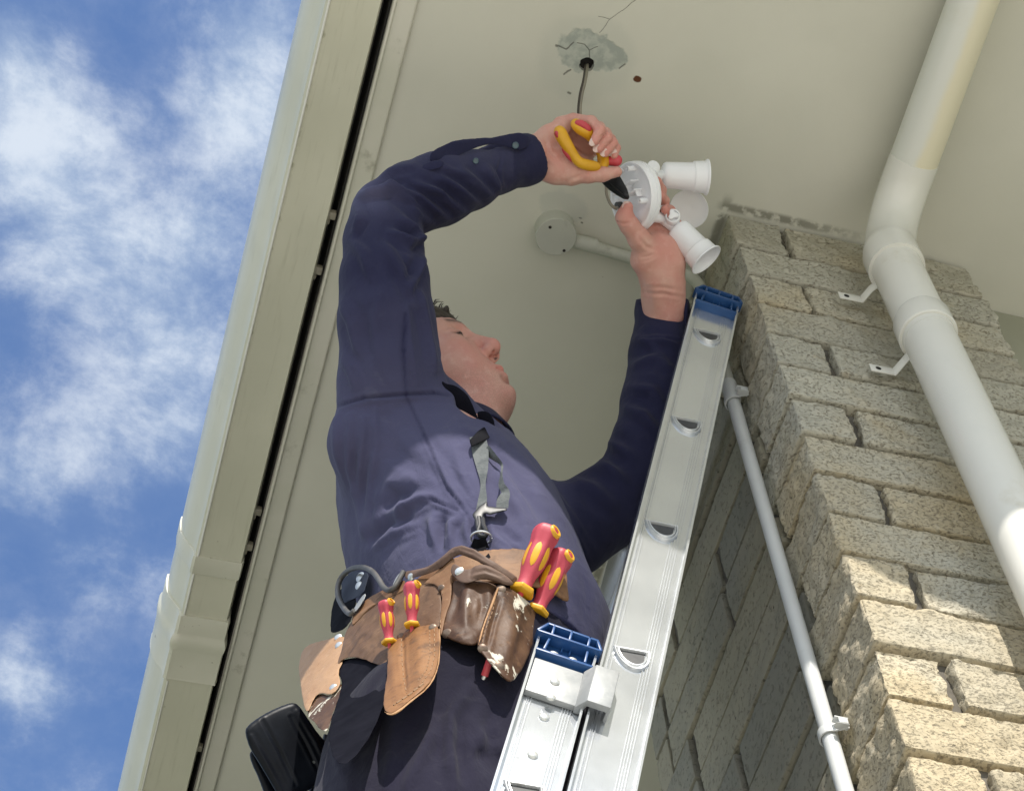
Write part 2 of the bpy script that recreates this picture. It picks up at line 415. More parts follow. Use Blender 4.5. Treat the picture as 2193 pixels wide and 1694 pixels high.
def gutter_mat():
    m, T, b, o = newmat('gutter_cream', True); x, y, z = xyz(T, o)
    n = noise(T, o, 5, 6); col = mixc(T, n.step(.35, .7), (.60, .585, .47), (.66, .64, .52))
    streak = noise(T, scaled(T, o, 40, 3, 1), 3, 6, .6).step(.52, .8); col = mixc(T, streak * .35, col, (.37, .35, .25))
    moss = (noise(T, scaled(T, o, 1, 1, 1), 34, 5, .6) - (x - .208).abs() * 22 + y.step(2.1, 1.2) * .09).step(.56, .74) * z.step(3.30, 3.28)
    col = mixc(T, moss * .55, col, (.20, .20, .10))
    spk = voro(T, o, 22).step(.05, .03) * noise(T, o, 7).step(.52, .6); col = mixc(T, spk * .35, col, (.20, .15, .09))
    put(T, b.inputs['Base Color'], col); put(T, b.inputs['Roughness'], n * .15 + .24); b.inputs['Specular IOR Level'].default_value = .5
    bump(T, b, noise(T, scaled(T, o, 30, 2, 30), 3, 3) * .6 + noise(T, o, 260, 3) * .1, .12, .002); MAT['gutter'] = m
gutter_mat()
def stone_mat():
    m, T, b, o = newmat('split_stone')
    at = T.nodes.new('ShaderNodeAttribute'); at.attribute_name = 'tone'; tone = S(T, at.outputs['Fac'])
    big = noise(T, o, 5.5, 4, .5, .4); mid = noise(T, o, 26, 6, .6, .6); fine = noise(T, scaled(T, o, 1, 1, 1.5), 185, 6, .65, .3)
    warm = (big + tone * .45).step(.42, .95)
    col = mixc(T, warm, (.49, .465, .385), (.525, .43, .275))
    col = mixc(T, mid.step(.58, .8) * .55, col, (.40, .30, .17))
    col = mixc(T, mid.step(.42, .25) * .45, col, (.55, .52, .42))
    col = mixc(T, fine.step(.53, .63) * .62, col, (.21, .175, .12))
    pv = voro(T, scaled(T, o, 1, 1, 2.0), 105).step(.30, .12) * noise(T, o, 60, 3).step(.45, .6)
    col = mixc(T, pv * .5, col, (.13, .10, .075)); col = mixc(T, (tone * 91.7).frac() * .42, col, (.335, .32, .27))
    put(T, b.inputs['Base Color'], col); b.inputs['Roughness'].default_value = .92; b.inputs['Specular IOR Level'].default_value = .15
    bump(T, b, mid * .5 - fine.step(.5, .68) * .45 - pv * .6 + noise(T, o, 420, 3) * .25, .8, .0035); MAT['stone'] = m
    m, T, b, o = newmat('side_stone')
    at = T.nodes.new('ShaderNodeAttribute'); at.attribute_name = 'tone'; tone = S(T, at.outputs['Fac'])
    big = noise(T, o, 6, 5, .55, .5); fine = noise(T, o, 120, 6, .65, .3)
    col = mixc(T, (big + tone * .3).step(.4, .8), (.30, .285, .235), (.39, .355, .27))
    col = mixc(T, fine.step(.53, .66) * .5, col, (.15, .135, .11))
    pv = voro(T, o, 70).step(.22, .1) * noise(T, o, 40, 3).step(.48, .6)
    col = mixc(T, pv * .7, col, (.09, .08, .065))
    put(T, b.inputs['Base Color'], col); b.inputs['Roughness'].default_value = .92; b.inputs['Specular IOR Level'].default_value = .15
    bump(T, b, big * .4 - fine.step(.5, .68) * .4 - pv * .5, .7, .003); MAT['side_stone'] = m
stone_mat()
simple('mortar', (.11, .098, .08), (.15, .135, .11), 40, .95, bs=.5, bsc=120)
def alu_mat():
    m, T, b, o = newmat('aluminium')
    n = noise(T, o, 9, 6, .6); st = noise(T, o, 60, 6, .6)
    col = mixc(T, n.step(.35, .7), (.70, .725, .765), (.76, .785, .82))
    sm = (noise(T, scaled(T, o, 1, 1, .5), 26, 7, .65, .8).step(.62, .74)) * noise(T, o, 4).step(.45, .6)
    col = mixc(T, sm * .55, col, (.50, .43, .40))
    dot = voro(T, o, 40).step(.13, .07) * noise(T, o, 11).step(.56, .64); col = mixc(T, dot * .8, col, (.16, .09, .07))
    put(T, b.inputs['Base Color'], col); b.inputs['Metallic'].default_value = .8
    put(T, b.inputs['Roughness'], n * .10 + .13)
    bump(T, b, st * .3 + noise(T, scaled(T, o, 60, 60, 4), 6, 4) * .3, .05, .0005); MAT['alu'] = m
alu_mat()
simple('rung_alu', (.60, .615, .63), (.68, .69, .70), 60, .36, metal=.6, bs=.1, dirt=(.4, .4, .4), dscale=40)
simple('cast_alu', (.30, .31, .31), (.38, .385, .38), 30, .55, metal=.4, bs=.35, bd=.0008, bsc=140, dirt=(.45, .45, .44), dscale=18)
simple('rivet', (.64, .64, .61), (.72, .72, .70), 90, .38, metal=.6)
simple('dark_alu', (.06, .06, .062), (.085, .085, .085), 30, .6, metal=.3)
simple('blue_plastic', (.016, .070, .215), (.022, .085, .245), 40, .38, bs=.05)

# ---------------------------------------------------------------- the ground: one sheet out to the horizon
mb = MB(); R = 700
mb.add([(-R, -R, -UP), (R, -R, -UP), (R, R, -UP), (-R, R, -UP)], [(0, 1, 2, 3)])
simple('lawn_green', (.035, .060, .018), (.055, .085, .028), 3, .95, bs=.5, bsc=60)  # unseen lawn, added to cut the bounce onto the far soffit
g = mb.build('ground', MAT['lawn_green']); g['kind'] = 'structure'
mb = MB(); mb.box((-9, -14, -UP - .05), (6.89, 4.6, -UP + .004)); g2 = mb.build('driveway', MAT['concrete_ground']); g2['kind'] = 'structure'

# ---------------------------------------------------------------- the house: soffit, roof slab, trim strip, back wall
def edge_y(x): return .480 - .458 * (x - .342)          # the roof's front edge, behind the top of the picture
house = thing('house', 'cream painted eave with flat soffit, trim strip and wall behind the stone pillar', 'house', (1.6, 1.45 + .3, -UP))
mb = MB()
hole = PZ(1257, 139, SZ); hr = .0125; K = 32
x0, x1, y0, y1 = hole[0] - .06, hole[0] + .06, hole[1] - .06, hole[1] + .06
inner = [(hole[0] + hr * math.cos(2 * math.pi * k / K) * (1 + .08 * math.sin(5 * k)), hole[1] + hr * math.sin(2 * math.pi * k / K)) for k in range(K)]
outer = []
for k in range(K):
    c, s_ = math.cos(2 * math.pi * k / K), math.sin(2 * math.pi * k / K); q = .06 / max(abs(c), abs(s_)); outer.append((hole[0] + q * c, hole[1] + q * s_))
mb.add([(a, b, SZ) for a, b in inner] + [(a, b, SZ) for a, b in outer] + [(a, b, SZ + .012) for a, b in inner],
       [(k, (k + 1) % K, K + (k + 1) % K, K + k) for k in range(K)] + [(k, (k + 1) % K, 2 * K + (k + 1) % K, 2 * K + k) for k in range(K)])
XL, XR, YB = .3455, 7.0, 7.0
def quad(*p): mb.add([(a, b, SZ) for a, b in p], [tuple(range(len(p)))])
quad((XL, y0), (x0, y0), (x0, y1), (XL, y1)); quad((x1, y0), (XR, y0), (XR, y1), (x1, y1))
quad((XL, y1), (XR, y1), (XR, YB), (XL, YB)); quad((XL, edge_y(XL)), (XR, edge_y(XR)), (XR, y0), (XL, y0))
bm_ = mb.build('soffit', MAT['soffit'], house)
mb = MB()                                                # roof body over the soffit
pl = [(.19, edge_y(.19)), (XR, edge_y(XR)), (XR, YB), (.19, YB)]
mb.prism(pl, lambda a, b, t: (a, b, t), SZ + .09, SZ + .12)
mb.build('roof', MAT['roof_tile'], house)
mb = MB(); mb.prism([(.165, edge_y(.165)), (XR, edge_y(XR)), (XR, edge_y(XR) - .02), (.165, edge_y(.165) - .02)], lambda a, b, t: (a, b, t), SZ - .006, SZ + .13); mb.build('sun_stop_board', MAT['trim_paint'], house)  # unseen board added to stop sun leaking in at the eave
mb = MB(); mb.box((.300, edge_y(.30), SZ - .012), (.303, YB, SZ + .088)); mb.box((.303, edge_y(.3), SZ + .013), (.36, YB, SZ + .088))
mb.build('fascia', MAT['dark_gap'], house)  # board coloured black as the shade behind the gutter
mb = MB()                                                # bead and flat strip that edge the soffit
prof = [(.3045, SZ + .004), (.3045, SZ - .014), (.3065, SZ - .019), (.310, SZ - .019), (.3125, SZ - .013), (.338, SZ - .0095), (.342, SZ - .0090), (.3445, SZ - .0065), (.3465, SZ + .004)]
mb.prism(prof, lambda a, b, t: (a, t, b), edge_y(.32), YB)
mb.build('trim_strip', MAT['trim_paint'], house, bevel=.0008)
mb = MB(); mb.box((1.3965, 1.449, -UP), (6.9, 1.62, SZ - .0025)); mb.build('wall', MAT['wall_paint'], house)
mb = MB(); mb.box((6.9, .2, -UP), (7.0, YB, SZ - .001)); mb.box((1.8, 6.9, -UP), (6.9, 7.0, SZ - .001)); mb.build('rear_wall', MAT['wall_paint'], house)
mb = MB(); mb.box((hole[0] - .03, hole[1] - .03, SZ + .0125), (hole[0] + .03, hole[1] + .03, SZ + .045)); mb.build('cable_hole', MAT['dark_gap'], house)

# ---------------------------------------------------------------- rain gutter with its couplings
gut = thing('rain_gutter', 'long cream plastic rain gutter with a bulky joint, hung along the eave against the sky', 'gutter', (.24, 2.4, SZ - .03))
def gprof(o=0.0):
    P = [(.2085 - 0, 3.2665 - o), (.2035 - o * .7, 3.2645 - o), (.1995 - o, 3.268 - o), (.1985 - o, 3.2745), (.1965 - o, 3.282), (.1915 - o, 3.291), (.184 - o, 3.301), (.1765 - o, 3.314), (.171 - o, 3.330), (.168 - o, 3.348), (.167 - o, 3.368), (.168 - o, 3.381 + o), (.173, 3.386 + o), (.179, 3.384 + o)]
    inn = [(.181, 3.372), (.176, 3.350), (.183, 3.318), (.206, 3.285), (.275, 3.274), (.279, 3.380), (.2865 + o, 3.380), (.2875 + o, 3.276), (.2845 + o, 3.2695 - o)]
    return P + inn
def gext(y0, y1, o=0.0):
    m_ = MB(); m_.prism(gprof(o), lambda a, b, t: (a, t, b), y0, y1); return m_
gext(.45, 2.420).build('gutter_run', MAT['gutter'], gut, angle=28)
gext(2.424, 6.9, .0035).build('gutter_run', MAT['gutter'], gut, angle=28)
def coupling(segs, nm):
    m_ = MB()
    V = []; n = len(gprof())
    for (y, o) in segs: V += [(a, y, b) for a, b in gprof(o)]
    Fc = [(i * n + k, i * n + (k + 1) % n, (i + 1) * n + (k + 1) % n, (i + 1) * n + k) for i in range(len(segs) - 1) for k in range(n)]
    m_.add(V, Fc + [tuple(range(n)), tuple(range(n * (len(segs) - 1), n * len(segs)))]); m_.build(nm, MAT['pvc_joint'], gut, angle=40)
mb = MB(); mb.tube([(.2052, .45, 3.2652), (.2052, 2.42, 3.2652)], .0021, 8); mb.tube([(.2035, 2.54, 3.2622), (.2035, 6.9, 3.2622)], .0021, 8); mb.build('gutter_bead', MAT['white_pvc'], gut)
coupling([(2.250, .0005), (2.251, .0022), (2.254, .0030), (2.287, .0030), (2.290, .0022), (2.291, .0005)], 'gutter_band')
coupling([(2.385, .0005), (2.386, .0035), (2.39, .0045), (2.424, .0045), (2.430, .005), (2.434, .0072), (2.442, .009), (2.452, .009), (2.460, .0072), (2.466, .0065), (2.528, .0065), (2.533, .0075), (2.534, .002)], 'gutter_coupling')
for (u, v) in ((726, 462), (697, 580), (566, 1095), (546, 1170), (438, 1600)):
    p = PZ(u, v, 3.285); mb = MB(); mb.box((.2855, p[1] - .006, 3.278), (.2995, p[1] + .008, 3.292)); mb.box((.2855, p[1] + .008, 3.282), (.292, p[1] + .02, 3.290)); mb.build('hanger_clip', MAT['cable_grey'], gut, bevel=.002)

# ---------------------------------------------------------------- stone pillar
rnd = random.Random(7)
def stone(lo, hi, res, amp, rr, seed):
    lo = np.array(lo); hi = np.array(hi); V = []; Q = []; nv = 0
    r = np.minimum(rr, (hi - lo) * .45)
    for ax in range(3):
        for side in (0, 1):
            a, b = [(1, 2), (2, 0), (0, 1)][ax]
            if side and ax == 1: stp = res * 3            # far faces coarser
            else: stp = res
            na = max(2, int((hi[a] - lo[a]) / stp) + 1); nb = max(2, int((hi[b] - lo[b]) / stp) + 1)
            A, B = np.meshgrid(np.linspace(lo[a], hi[a], na), np.linspace(lo[b], hi[b], nb), indexing='ij')
            P = np.zeros((na * nb, 3)); P[:, a] = A.ravel(); P[:, b] = B.ravel(); P[:, ax] = (hi if side else lo)[ax]
            I = np.arange(na * nb).reshape(na, nb); q = np.stack([I[:-1, :-1], I[1:, :-1], I[1:, 1:], I[:-1, 1:]], -1).reshape(-1, 4)
            if not side: q = q[:, ::-1]
            V.append(P); Q.append(q + nv); nv += na * nb
    V = np.concatenate(V); Q = np.concatenate(Q)
    inn = np.clip(V, lo + r, hi - r); d = V - inn; d /= np.maximum(np.linalg.norm(d, axis=1, keepdims=True), 1e-9)
    wob = vnoise(V, 14, seed + 3, 2)
    rl = np.linalg.norm(np.minimum(np.abs(V - inn), r), axis=1, keepdims=True); rl = np.minimum(rl, r.min())
    n1 = vnoise(V, 22, seed, 4, .6); n2 = vnoise(V, 130, seed + 9, 3, .7)
    disp = amp * (n1 * 1.1 - .25) + amp * .55 * vnoise(V, 55, seed + 5, 2) + amp * .55 * n2 + amp * .5 * wob
    horiz = np.abs(d[:, 2]) < .5                           # bed faces stay flat
    disp = np.where(horiz, disp, disp * .35 - .0005)
    return inn + d * (rl + disp[:, None]), Q
def build_pillar():
    V = []; Q = []; tone = []; V2 = []; Q2 = []; tone2 = []; n = 0; n2 = 0
    z = SZ - .004; row = 0
    XL_, XR_, YF, YE = .945, 1.396, 1.373, 2.085
    while z > -UP:
        zb = (3.176 if row == 0 else z - .1 if row > 0 else 0); zt = z
        zb = 3.176 - .1 * row
        fine = row < 17
        if not fine: zb = max(zb, -UP + .001)
        res = .0042 if fine else .03
        lo_z, hi_z = zb + .0048, zt - .0048
        ret = (.155, .115)[row % 2] + rnd.uniform(-.015, .02)
        j = lambda s=.003: rnd.uniform(-s, s)
        if row % 2 == 0: parts = [((XL_ + j(), YF + j(), lo_z + j(.001)), (1.0450 + rnd.uniform(-.009, .0), YF + ret, hi_z + j(.001))), ((1.0458 + j(.0008), YF + j(), lo_z), (XR_ + j(.006), YF + .12, hi_z))]
        else: parts = [((XL_ + j(), YF + j(), lo_z + j(.001)), (XR_ + j(.006), YF + ret, hi_z + j(.001)))]
        for k, (a, b) in enumerate(parts):
            v, q = stone(a, b, res, .0062 if fine else .003, np.array([.0075, .0075, .0050]) * rnd.uniform(.8, 1.3), rnd.randint(0, 999))
            V.append(v); Q.append(q + n); n += len(v); tone.append(np.full(len(v), min(1, max(0, (row - 5) / 7)) * .7 + rnd.uniform(-.12, .28)))
        y = YF + ret + rnd.uniform(.006, .010)
        if rnd.random() < .35 and fine:                     # a sliver of rubble behind the corner stone
            v, q = stone((XL_ + .004, y, lo_z + .01), (XL_ + .05, y + .03, hi_z - .012), .006, .005, np.array([.006] * 3), rnd.randint(0, 99)); V2.append(v); Q2.append(q + n2); n2 += len(v); tone2.append(np.full(len(v), rnd.uniform(0, 1))); y += .036
        while y < YE - .03:
            L = min(rnd.choice((.19, .29, .39, .39)), YE - y)
            if YE - (y + L) < .06: L = YE - y
            off = rnd.uniform(.006, .014)
            v, q = stone((XL_ + off, y, lo_z - .0008), (XL_ + .07, y + L - .006, hi_z + .0008), res * 1.4, .0026, np.array([.005, .006, .004]), rnd.randint(0, 999))
            V2.append(v); Q2.append(q + n2); n2 += len(v); tone2.append(np.full(len(v), rnd.uniform(-.5, .8))); y += L
        # right and rear faces
        v, q = stone((1.345, YF + .125, lo_z), (XR_ + j(), YE, hi_z), .02, .002, np.array([.006] * 3), 5); V2.append(v); Q2.append(q + n2); n2 += len(v); tone2.append(np.full(len(v), .1))
        v, q = stone((XL_ + .075, YE - .06, lo_z), (1.34, YE + j(), hi_z), .02, .002, np.array([.006] * 3), 6); V2.append(v); Q2.append(q + n2); n2 += len(v); tone2.append(np.full(len(v), .1))
        z = zb; row += 1
        if zb <= -UP + .01: break
    pil = thing('stone_pillar', 'split face sandstone pillar of stacked courses under the soffit behind the white downpipe', 'pillar', ((XL_ + XR_) / 2, (YF + YE) / 2, -UP))
    npmesh('corner_stones', np.concatenate(V), np.concatenate(Q), MAT['stone'], pil, {'tone': np.concatenate(tone)})
    npmesh('side_stones', np.concatenate(V2), np.concatenate(Q2), MAT['side_stone'], pil, {'tone': np.concatenate(tone2)})
    mb = MB(); mb.box((XL_ + .020, YF + .019, -UP), (XR_ - .016, YE - .012, SZ - .001)); mb.build('mortar', MAT['mortar'], pil)
build_pillar()

# ---------------------------------------------------------------- downpipe
dp = thing('downpipe', 'thick white plastic downpipe bending from the soffit down the stone pillar', 'downpipe', (1.17, 1.29, -UP))
R0 = .0405; DX, DY = 1.1705, 1.30
def arc(p0, p1, p2, n=10):
    p0, p1, p2 = map(np.array, (p0, p1, p2)); return [tuple((1 - t) ** 2 * p0 + 2 * t * (1 - t) * p1 + t * t * p2) for t in np.linspace(0, 1, n)]
UX0, UX1 = 1.213, 1.198
top_c = (1.2035, 1.225, 3.232); bend_lo = (DX, DY, 3.055)
mb = MB(); mb.tube([(1.200, -.2, 3.262), (1.2005, .75, 3.250), (1.2035, 1.195, 3.236)], R0, 40); mb.build('sloping_pipe', MAT['cream_pvc'], dp)
mb = MB(); el = [(1.2035, 1.185, 3.236)] + arc((1.2035, 1.215, 3.235), (1.199, 1.318, 3.222), (DX, DY, 3.085), 16) + [(DX, DY, 3.04)]
rs = [R0 + .0012] * (len(el) - 4) + [R0 + .002, R0 + .0045, R0 + .0055, R0 + .0055]; mb.tube(el, rs, 44); mb.build('elbow', MAT['white_pvc'], dp)
mb = MB(); mb.tube([(DX, DY, 3.05), (DX, DY, 2.80)], R0, 44); mb.tube([(DX, DY, 2.868), (DX, DY, 2.858), (DX, DY, 2.822), (DX, DY, 2.815), (DX, DY, 2.813)], [R0 + .0003, R0 + .0045, R0 + .0048, R0 + .0048, R0 + .003], 44); mb.build('pipe_socket', MAT['white_pvc'], dp)
mb = MB(); mb.tube([(DX, DY, 2.83), (DX, DY, 1.0), (DX, DY, -UP)], R0 - .0005, 44); mb.build('vertical_pipe', MAT['white_pvc'], dp)
for zc, hu in ((3.02, (1812, 637)), (2.80, (1880, 792))):
    e = PY(hu[0], hu[1], 1.362); mb = MB(); zz = e[2]
    a = [(DX - R0 * .6, 1.33, zz + .006), (e[0] + .036, 1.340, zz + .005), (e[0] + .026, 1.360, zz), (e[0] - .012, 1.3605, zz)]
    for p, q in zip(a, a[1:]):
        p, q = Vector(p), Vector(q); d = (q - p).normalized(); up = Vector((0, 0, 1)); nrm = d.cross(up).normalized()
        L = (q - p).length + .001; m4 = Matrix((d, nrm, up)).transposed().to_4x4(); m4.translation = p; mb.box((-.001, -.0011, -.0105), (L, .0011, .0105), mat=m4)
    st_ = mb.build('strap', MAT['white_pvc'], dp, bevel=.0009)
    mb = MB(); mb.lathe((e[0], 1.3592, e[2]), (0, -1, 0), [(0, .0046), (.0003, .0046)], 16); mb.build('screw_hole', MAT['dark_gap'], st_)
# ---------------------------------------------------------------- conduit, junction box, cable
cdn = thing('conduit', 'thin grey plastic conduit running along the soffit and down the side of the stone pillar', 'conduit', (.93, 1.497, -UP))
cr_ = .0105; cxx, cyy = .928, 1.497
jb = PZ(1191, 508, SZ - .035)
mb = MB(); path = [(jb[0] + .03, jb[1] + .008, SZ - .017), (cxx - .06, cyy, SZ - .017)] + arc((cxx - .05, cyy, SZ - .017), (cxx, cyy, SZ - .017), (cxx, cyy, SZ - .075), 10) + [(cxx, cyy, 2.0), (cxx, cyy, -UP)]
mb.tube(path[:12], cr_, 24); mb.build('soffit_tube', MAT['box_paint'], cdn)
mb = MB(); mb.tube([path[11], (cxx, cyy, 3.0), (cxx, cyy, 2.885)], cr_ + .0003, 24); mb.build('upper_tube', MAT['box_paint'], cdn)
mb = MB(); mb.tube([(cxx, cyy, 2.89), (cxx, cyy, 1.0), (cxx, cyy, -UP)], cr_, 24); mb.build('lower_tube', MAT['grey_pvc'], cdn)
for ca, cb_, cm in (((cxx, cyy, 3.12), (cxx, cyy, 3.08), 'box_paint'), ((cxx, cyy, 2.905), (cxx, cyy, 2.855), 'grey_pvc'), ((jb[0] + .03, jb[1] + .008, SZ - .017), (jb[0] + .075, jb[1] + .009, SZ - .017), 'box_paint')):
    mb = MB(); mb.tube([ca, cb_], cr_ + .0022, 24); mb.build('coupler', MAT[cm], cdn)
for zc in (PX(1583, 835, .93)[2], PX(1795, 1540, .93)[2], 1.2, .3, -.6):
    mb = MB(); K = 14
    pts = [(cxx + .017, cyy - cr_ * 1.45 - .006)] + [(cxx - cr_ * 1.25 * math.cos(a) , cyy + cr_ * 1.25 * math.sin(a)) for a in np.linspace(-math.pi / 2, math.pi / 2, K)] + [(cxx + .017, cyy + cr_ * 1.3)]
    for p, q in zip(pts, pts[1:]):
        d = Vector((q[0] - p[0], q[1] - p[1], 0)); L = d.length; d.normalize(); nn = Vector((d.y, -d.x, 0)); m4 = Matrix((d, nn, Vector((0, 0, 1)))).transposed().to_4x4(); m4.translation = (p[0], p[1], zc); mb.box((-.0006, -.0012, -.007), (L + .0006, .0012, .007), mat=m4)
    mb.box((cxx - .002, cyy - cr_ * 1.45 - .012, zc - .0065), (cxx + .016, cyy - cr_ * 1.45 - .002, zc - .0055)); mb.box((cxx - .002, cyy - cr_ * 1.45 - .012, zc + .0045), (cxx + .016, cyy - cr_ * 1.45 - .002, zc + .0065)); mb.box((cxx + .003, cyy - cr_ * 1.45 - .012, zc - .0045), (cxx + .015, cyy - cr_ * 1.45 - .009, zc + .0045))
    mb.build('saddle', MAT['grey_pvc'], cdn, bevel=.0006)
jbx = thing('junction_box', 'round grey junction box with two screws fixed to the soffit', 'junction box', (jb[0], jb[1], SZ - .045))
mb = MB(); c0 = (jb[0], jb[1], SZ); mb.lathe(c0, (0, 0, -1), [(-.002, .0345), (.026, .0335), (.030, .034), (.0305, .034)], 48); mb.build('box_body', MAT['box_paint'], jbx, angle=30)
mb = MB(); mb.lathe((jb[0], jb[1], SZ - .0305), (0, 0, -1), [(0, .0352), (.0035, .0352), (.0045, .0342)], 48); lid = mb.build('lid', MAT['box_paint'], jbx, angle=30)
for (u, v) in ((1178, 487), (1208, 537)):
    p = PZ(u, v, SZ - .035); mb = MB(); mb.lathe((p[0], p[1], SZ - .0347), (0, 0, -1), [(0, .0028), (.0012, .0026), (.0013, .0014), (.0005, .0012)], 16); mb.build('screw', MAT['screw_dark'], lid)
# flaking sealant beside the box
# ---------------------------------------------------------------- ladder
LT = math.radians(14); LD = np.array([math.sin(LT), 0, math.cos(LT)]); LPp = np.array([math.cos(LT), 0, -math.sin(LT)])
L0 = np.array([.87575, 1.432, 2.9217])
def lp(a, b, y): return tuple(L0 + LD * a + LPp * b + np.array([0, y, 0]))
def lab(u, v, y=0.0):
    r = PY(u, v, 1.432 + y) - L0; return float(r @ LD), float(r @ LPp)
ladder = thing('extension_ladder', 'aluminium extension ladder with blue end caps leaning on the stone pillar under the man', 'ladder', tuple(L0 + LD * (-(L0[2] + UP) / LD[2]) + np.array([0, .19, 0])))
def stile(a0, a1, boff, y, side, nm='stile', rungs=()):
    """channel rail: web plane at y, flanges towards -side; holes for the rungs"""
    W = .0365; m_ = MB(); s = side
    def P(a, b, yy): return lp(a, b + boff, yy)
    # flanges: solid lips
    for sg in (-1, 1):
        bo, bi = sg * W, sg * (W - .0028); m_.prism([(bo, -.0125), (bo, .022), (bi, .022), (bi, -.0125)], lambda p, q, t: P(t, p, y + s * q), a0, a1)
        m_.prism([(bi, .019), (bi, .022), (sg * (W - .014), .022), (sg * (W - .014), .019)], lambda p, q, t: P(t, p, y + s * q), a0, a1)
    # raised ribs on the web
    for rb in (-.0275, -.0255, -.0225, .0145, .0178, .0211, .0244):
        m_.prism([(rb - .0009, 0), (rb + .0009, 0), (rb + .0005, -.0017), (rb - .0005, -.0017)], lambda p, q, t: P(t, p, y + s * q), a0, a1)
    m_.prism([(-.0018, 0), (-.0014, 0), (-.0014, -.0003), (-.0018, -.0003)], lambda p, q, t: P(t, p, y + s * q), a0, a1)
    Wi = W - .0028
    m_.prism([(-Wi, 0), (Wi, 0), (Wi, .0018), (-Wi, .0018)], lambda p, q, t: P(t, p, y + s * q), a0, a1)
    return m_.build(nm, MAT['alu'], ladder, bevel=0, angle=30)
def dshape(w_, h_, n=20):
    """level flat top, round below: world X-Z offsets"""
    P = [(w_ / 2 * math.cos(t), -h_ * math.sin(t)) for t in np.linspace(0, math.pi, n)]
    return P
def rung(a, boff, y0, y1):
    c = L0 + LD * a + LPp * boff; m_ = MB()
    def ring(w_, h_, yy, dz=0): return [(c[0] + p, yy, c[2] + .011 + dz + q) for p, q in dshape(w_, h_)]
    prof = [(.0455, .040, .0015, .0035), (.0465, .0405, -.0018, .0038), (.0440, .0385, -.0042, .003), (.0405, .0345, -.0040, .0015), (.0385, .0325, -.0015, .001), (.0370, .030, -.0048, .0005), (.0345, .0275, -.0050, -.0005), (.033, .0255, -.002, -.001), (.032, .0250, .010, -.001)]
    V = []; n = 20
    for w_, h_, yy, dz in prof: V += ring(w_, h_, y0 + yy, dz)
    Fc = [(i * n + k, i * n + (k + 1) % n, (i + 1) * n + (k + 1) % n, (i + 1) * n + k) for i in range(len(prof) - 1) for k in range(n)]
    m_.add(V, Fc)
    V = ring(.034, .027, y0 + .003) + ring(.034, .027, y1); m_.add(V, [(k, (k + 1) % n, n + (k + 1) % n, n + k) for k in range(n)] + [tuple(range(n, 2 * n))])
    o = m_.build('rung', MAT['rung_alu'], ladder, angle=50)
    m_ = MB(); V = ring(.0335, .026, y0 - .0016, -.0006); m_.add(V, [tuple(range(n))]); m_.build('bore_shade', MAT['dark_alu'], o)  # flat dark face painted as the shade in the rung's hollow end
LW = .40
Y0 = 1.432
stile(-3.9, .128, 0, 0, 1); stile(-3.9, .128, 0, LW, -1)
BO = -.0785
a_cap, _ = lab(1205, 1400)
aT = lab(1150, 1372)[0]
stile(-4.53, aT, BO, 0, 1); stile(-4.53, aT, BO, LW, -1)
for k in range(0, 13): rung(-.305 * k, 0, Y0, Y0 + LW)
a_r, b_r = lab(1128, 1702); kk = 0
while a_r - .305 * kk > -4.4: rung(a_r - .305 * kk, BO, Y0, Y0 + LW); kk += 1
def rivet(a, b, y, par, r=.0062):
    m_ = MB(); m_.lathe(lp(a, b, y), (0, -1, 0), [(0, r), (.0012, r * .97), (.0026, r * .72), (.0034, r * .35), (.0036, .0003)], 20); m_.build('rivet', MAT['rivet'], par, angle=60)
def cap(aa, bo, y):
    m_ = MB(); W = .0385
    def bar(a0, b0, a1, b1, t=.003, y0=-.0155, y1=.002):
        p = np.array([a0, b0]); q = np.array([a1, b1]); d = (q - p) / np.linalg.norm(q - p); nrm = np.array([-d[1], d[0]]) * t / 2
        m_.prism([tuple(p + nrm), tuple(q + nrm), tuple(q - nrm), tuple(p - nrm)], lambda s_, r_, tt: lp(s_, r_ + bo, y + tt), y0, y1)
    # outline: wide tray below, chamfered frame above (a measured from the tray's bottom edge aa)
    bar(aa, -W + .004, aa, W - .004, .004); bar(aa, -W + .004, aa + .030, -W + .003, .0035, -.012); bar(aa, W - .004, aa + .030, W - .003, .0035, -.012)
    H = .030; H2 = .050
    bar(aa + H, -W, aa + H, W, .0035, -.020, -.002); bar(aa + H, -W - .0005, aa + H2, -W + .010, .0035, -.020, -.002); bar(aa + H, W + .0005, aa + H2 - .003, W - .006, .0035, -.020, -.002); bar(aa + H2, -W + .009, aa + H2 - .002, W - .005, .0035, -.020, -.002)
    for bb in (-.0215, 0, .0225): bar(aa + H, bb, aa + H2, bb, .003, -.020, -.002)
    bar(aa + .003, -.0255, aa + H, -.0225, .003, -.016); bar(aa + .003, .0245, aa + H, .024, .003, -.016); bar(aa + .02, -.005, aa + H, -.005, .002, -.008); bar(aa + .02, .005, aa + H, .005, .002, -.008)
    m_.prism([(aa, -W + .004), (aa, W - .004), (aa + H2 - .004, W - .007), (aa + H2 - .004, -W + .007)], lambda s_, r_, tt: lp(s_, r_ + bo, y + tt), -.0035, -.0012)
    m_.prism([(aa + H2 - .012, -W + .010), (aa + H2 - .012, W - .007), (aa + H2, W - .007), (aa + H2, -W + .010)], lambda s_, r_, tt: lp(s_, r_ + bo, y + tt), .001, .026)
    o = m_.build('end_cap', MAT['blue_plastic'], ladder, bevel=.0007, angle=30)
    rivet(aa + .0145, bo - .0125, y - .0035, o, .0066); rivet(aa + .0145, bo + .0105, y - .0035, o, .0066)
cap(.090, 0, 0); cap(aT - .036, BO, 0)
cap(.090, 0, LW); cap(aT - .036, BO, LW)
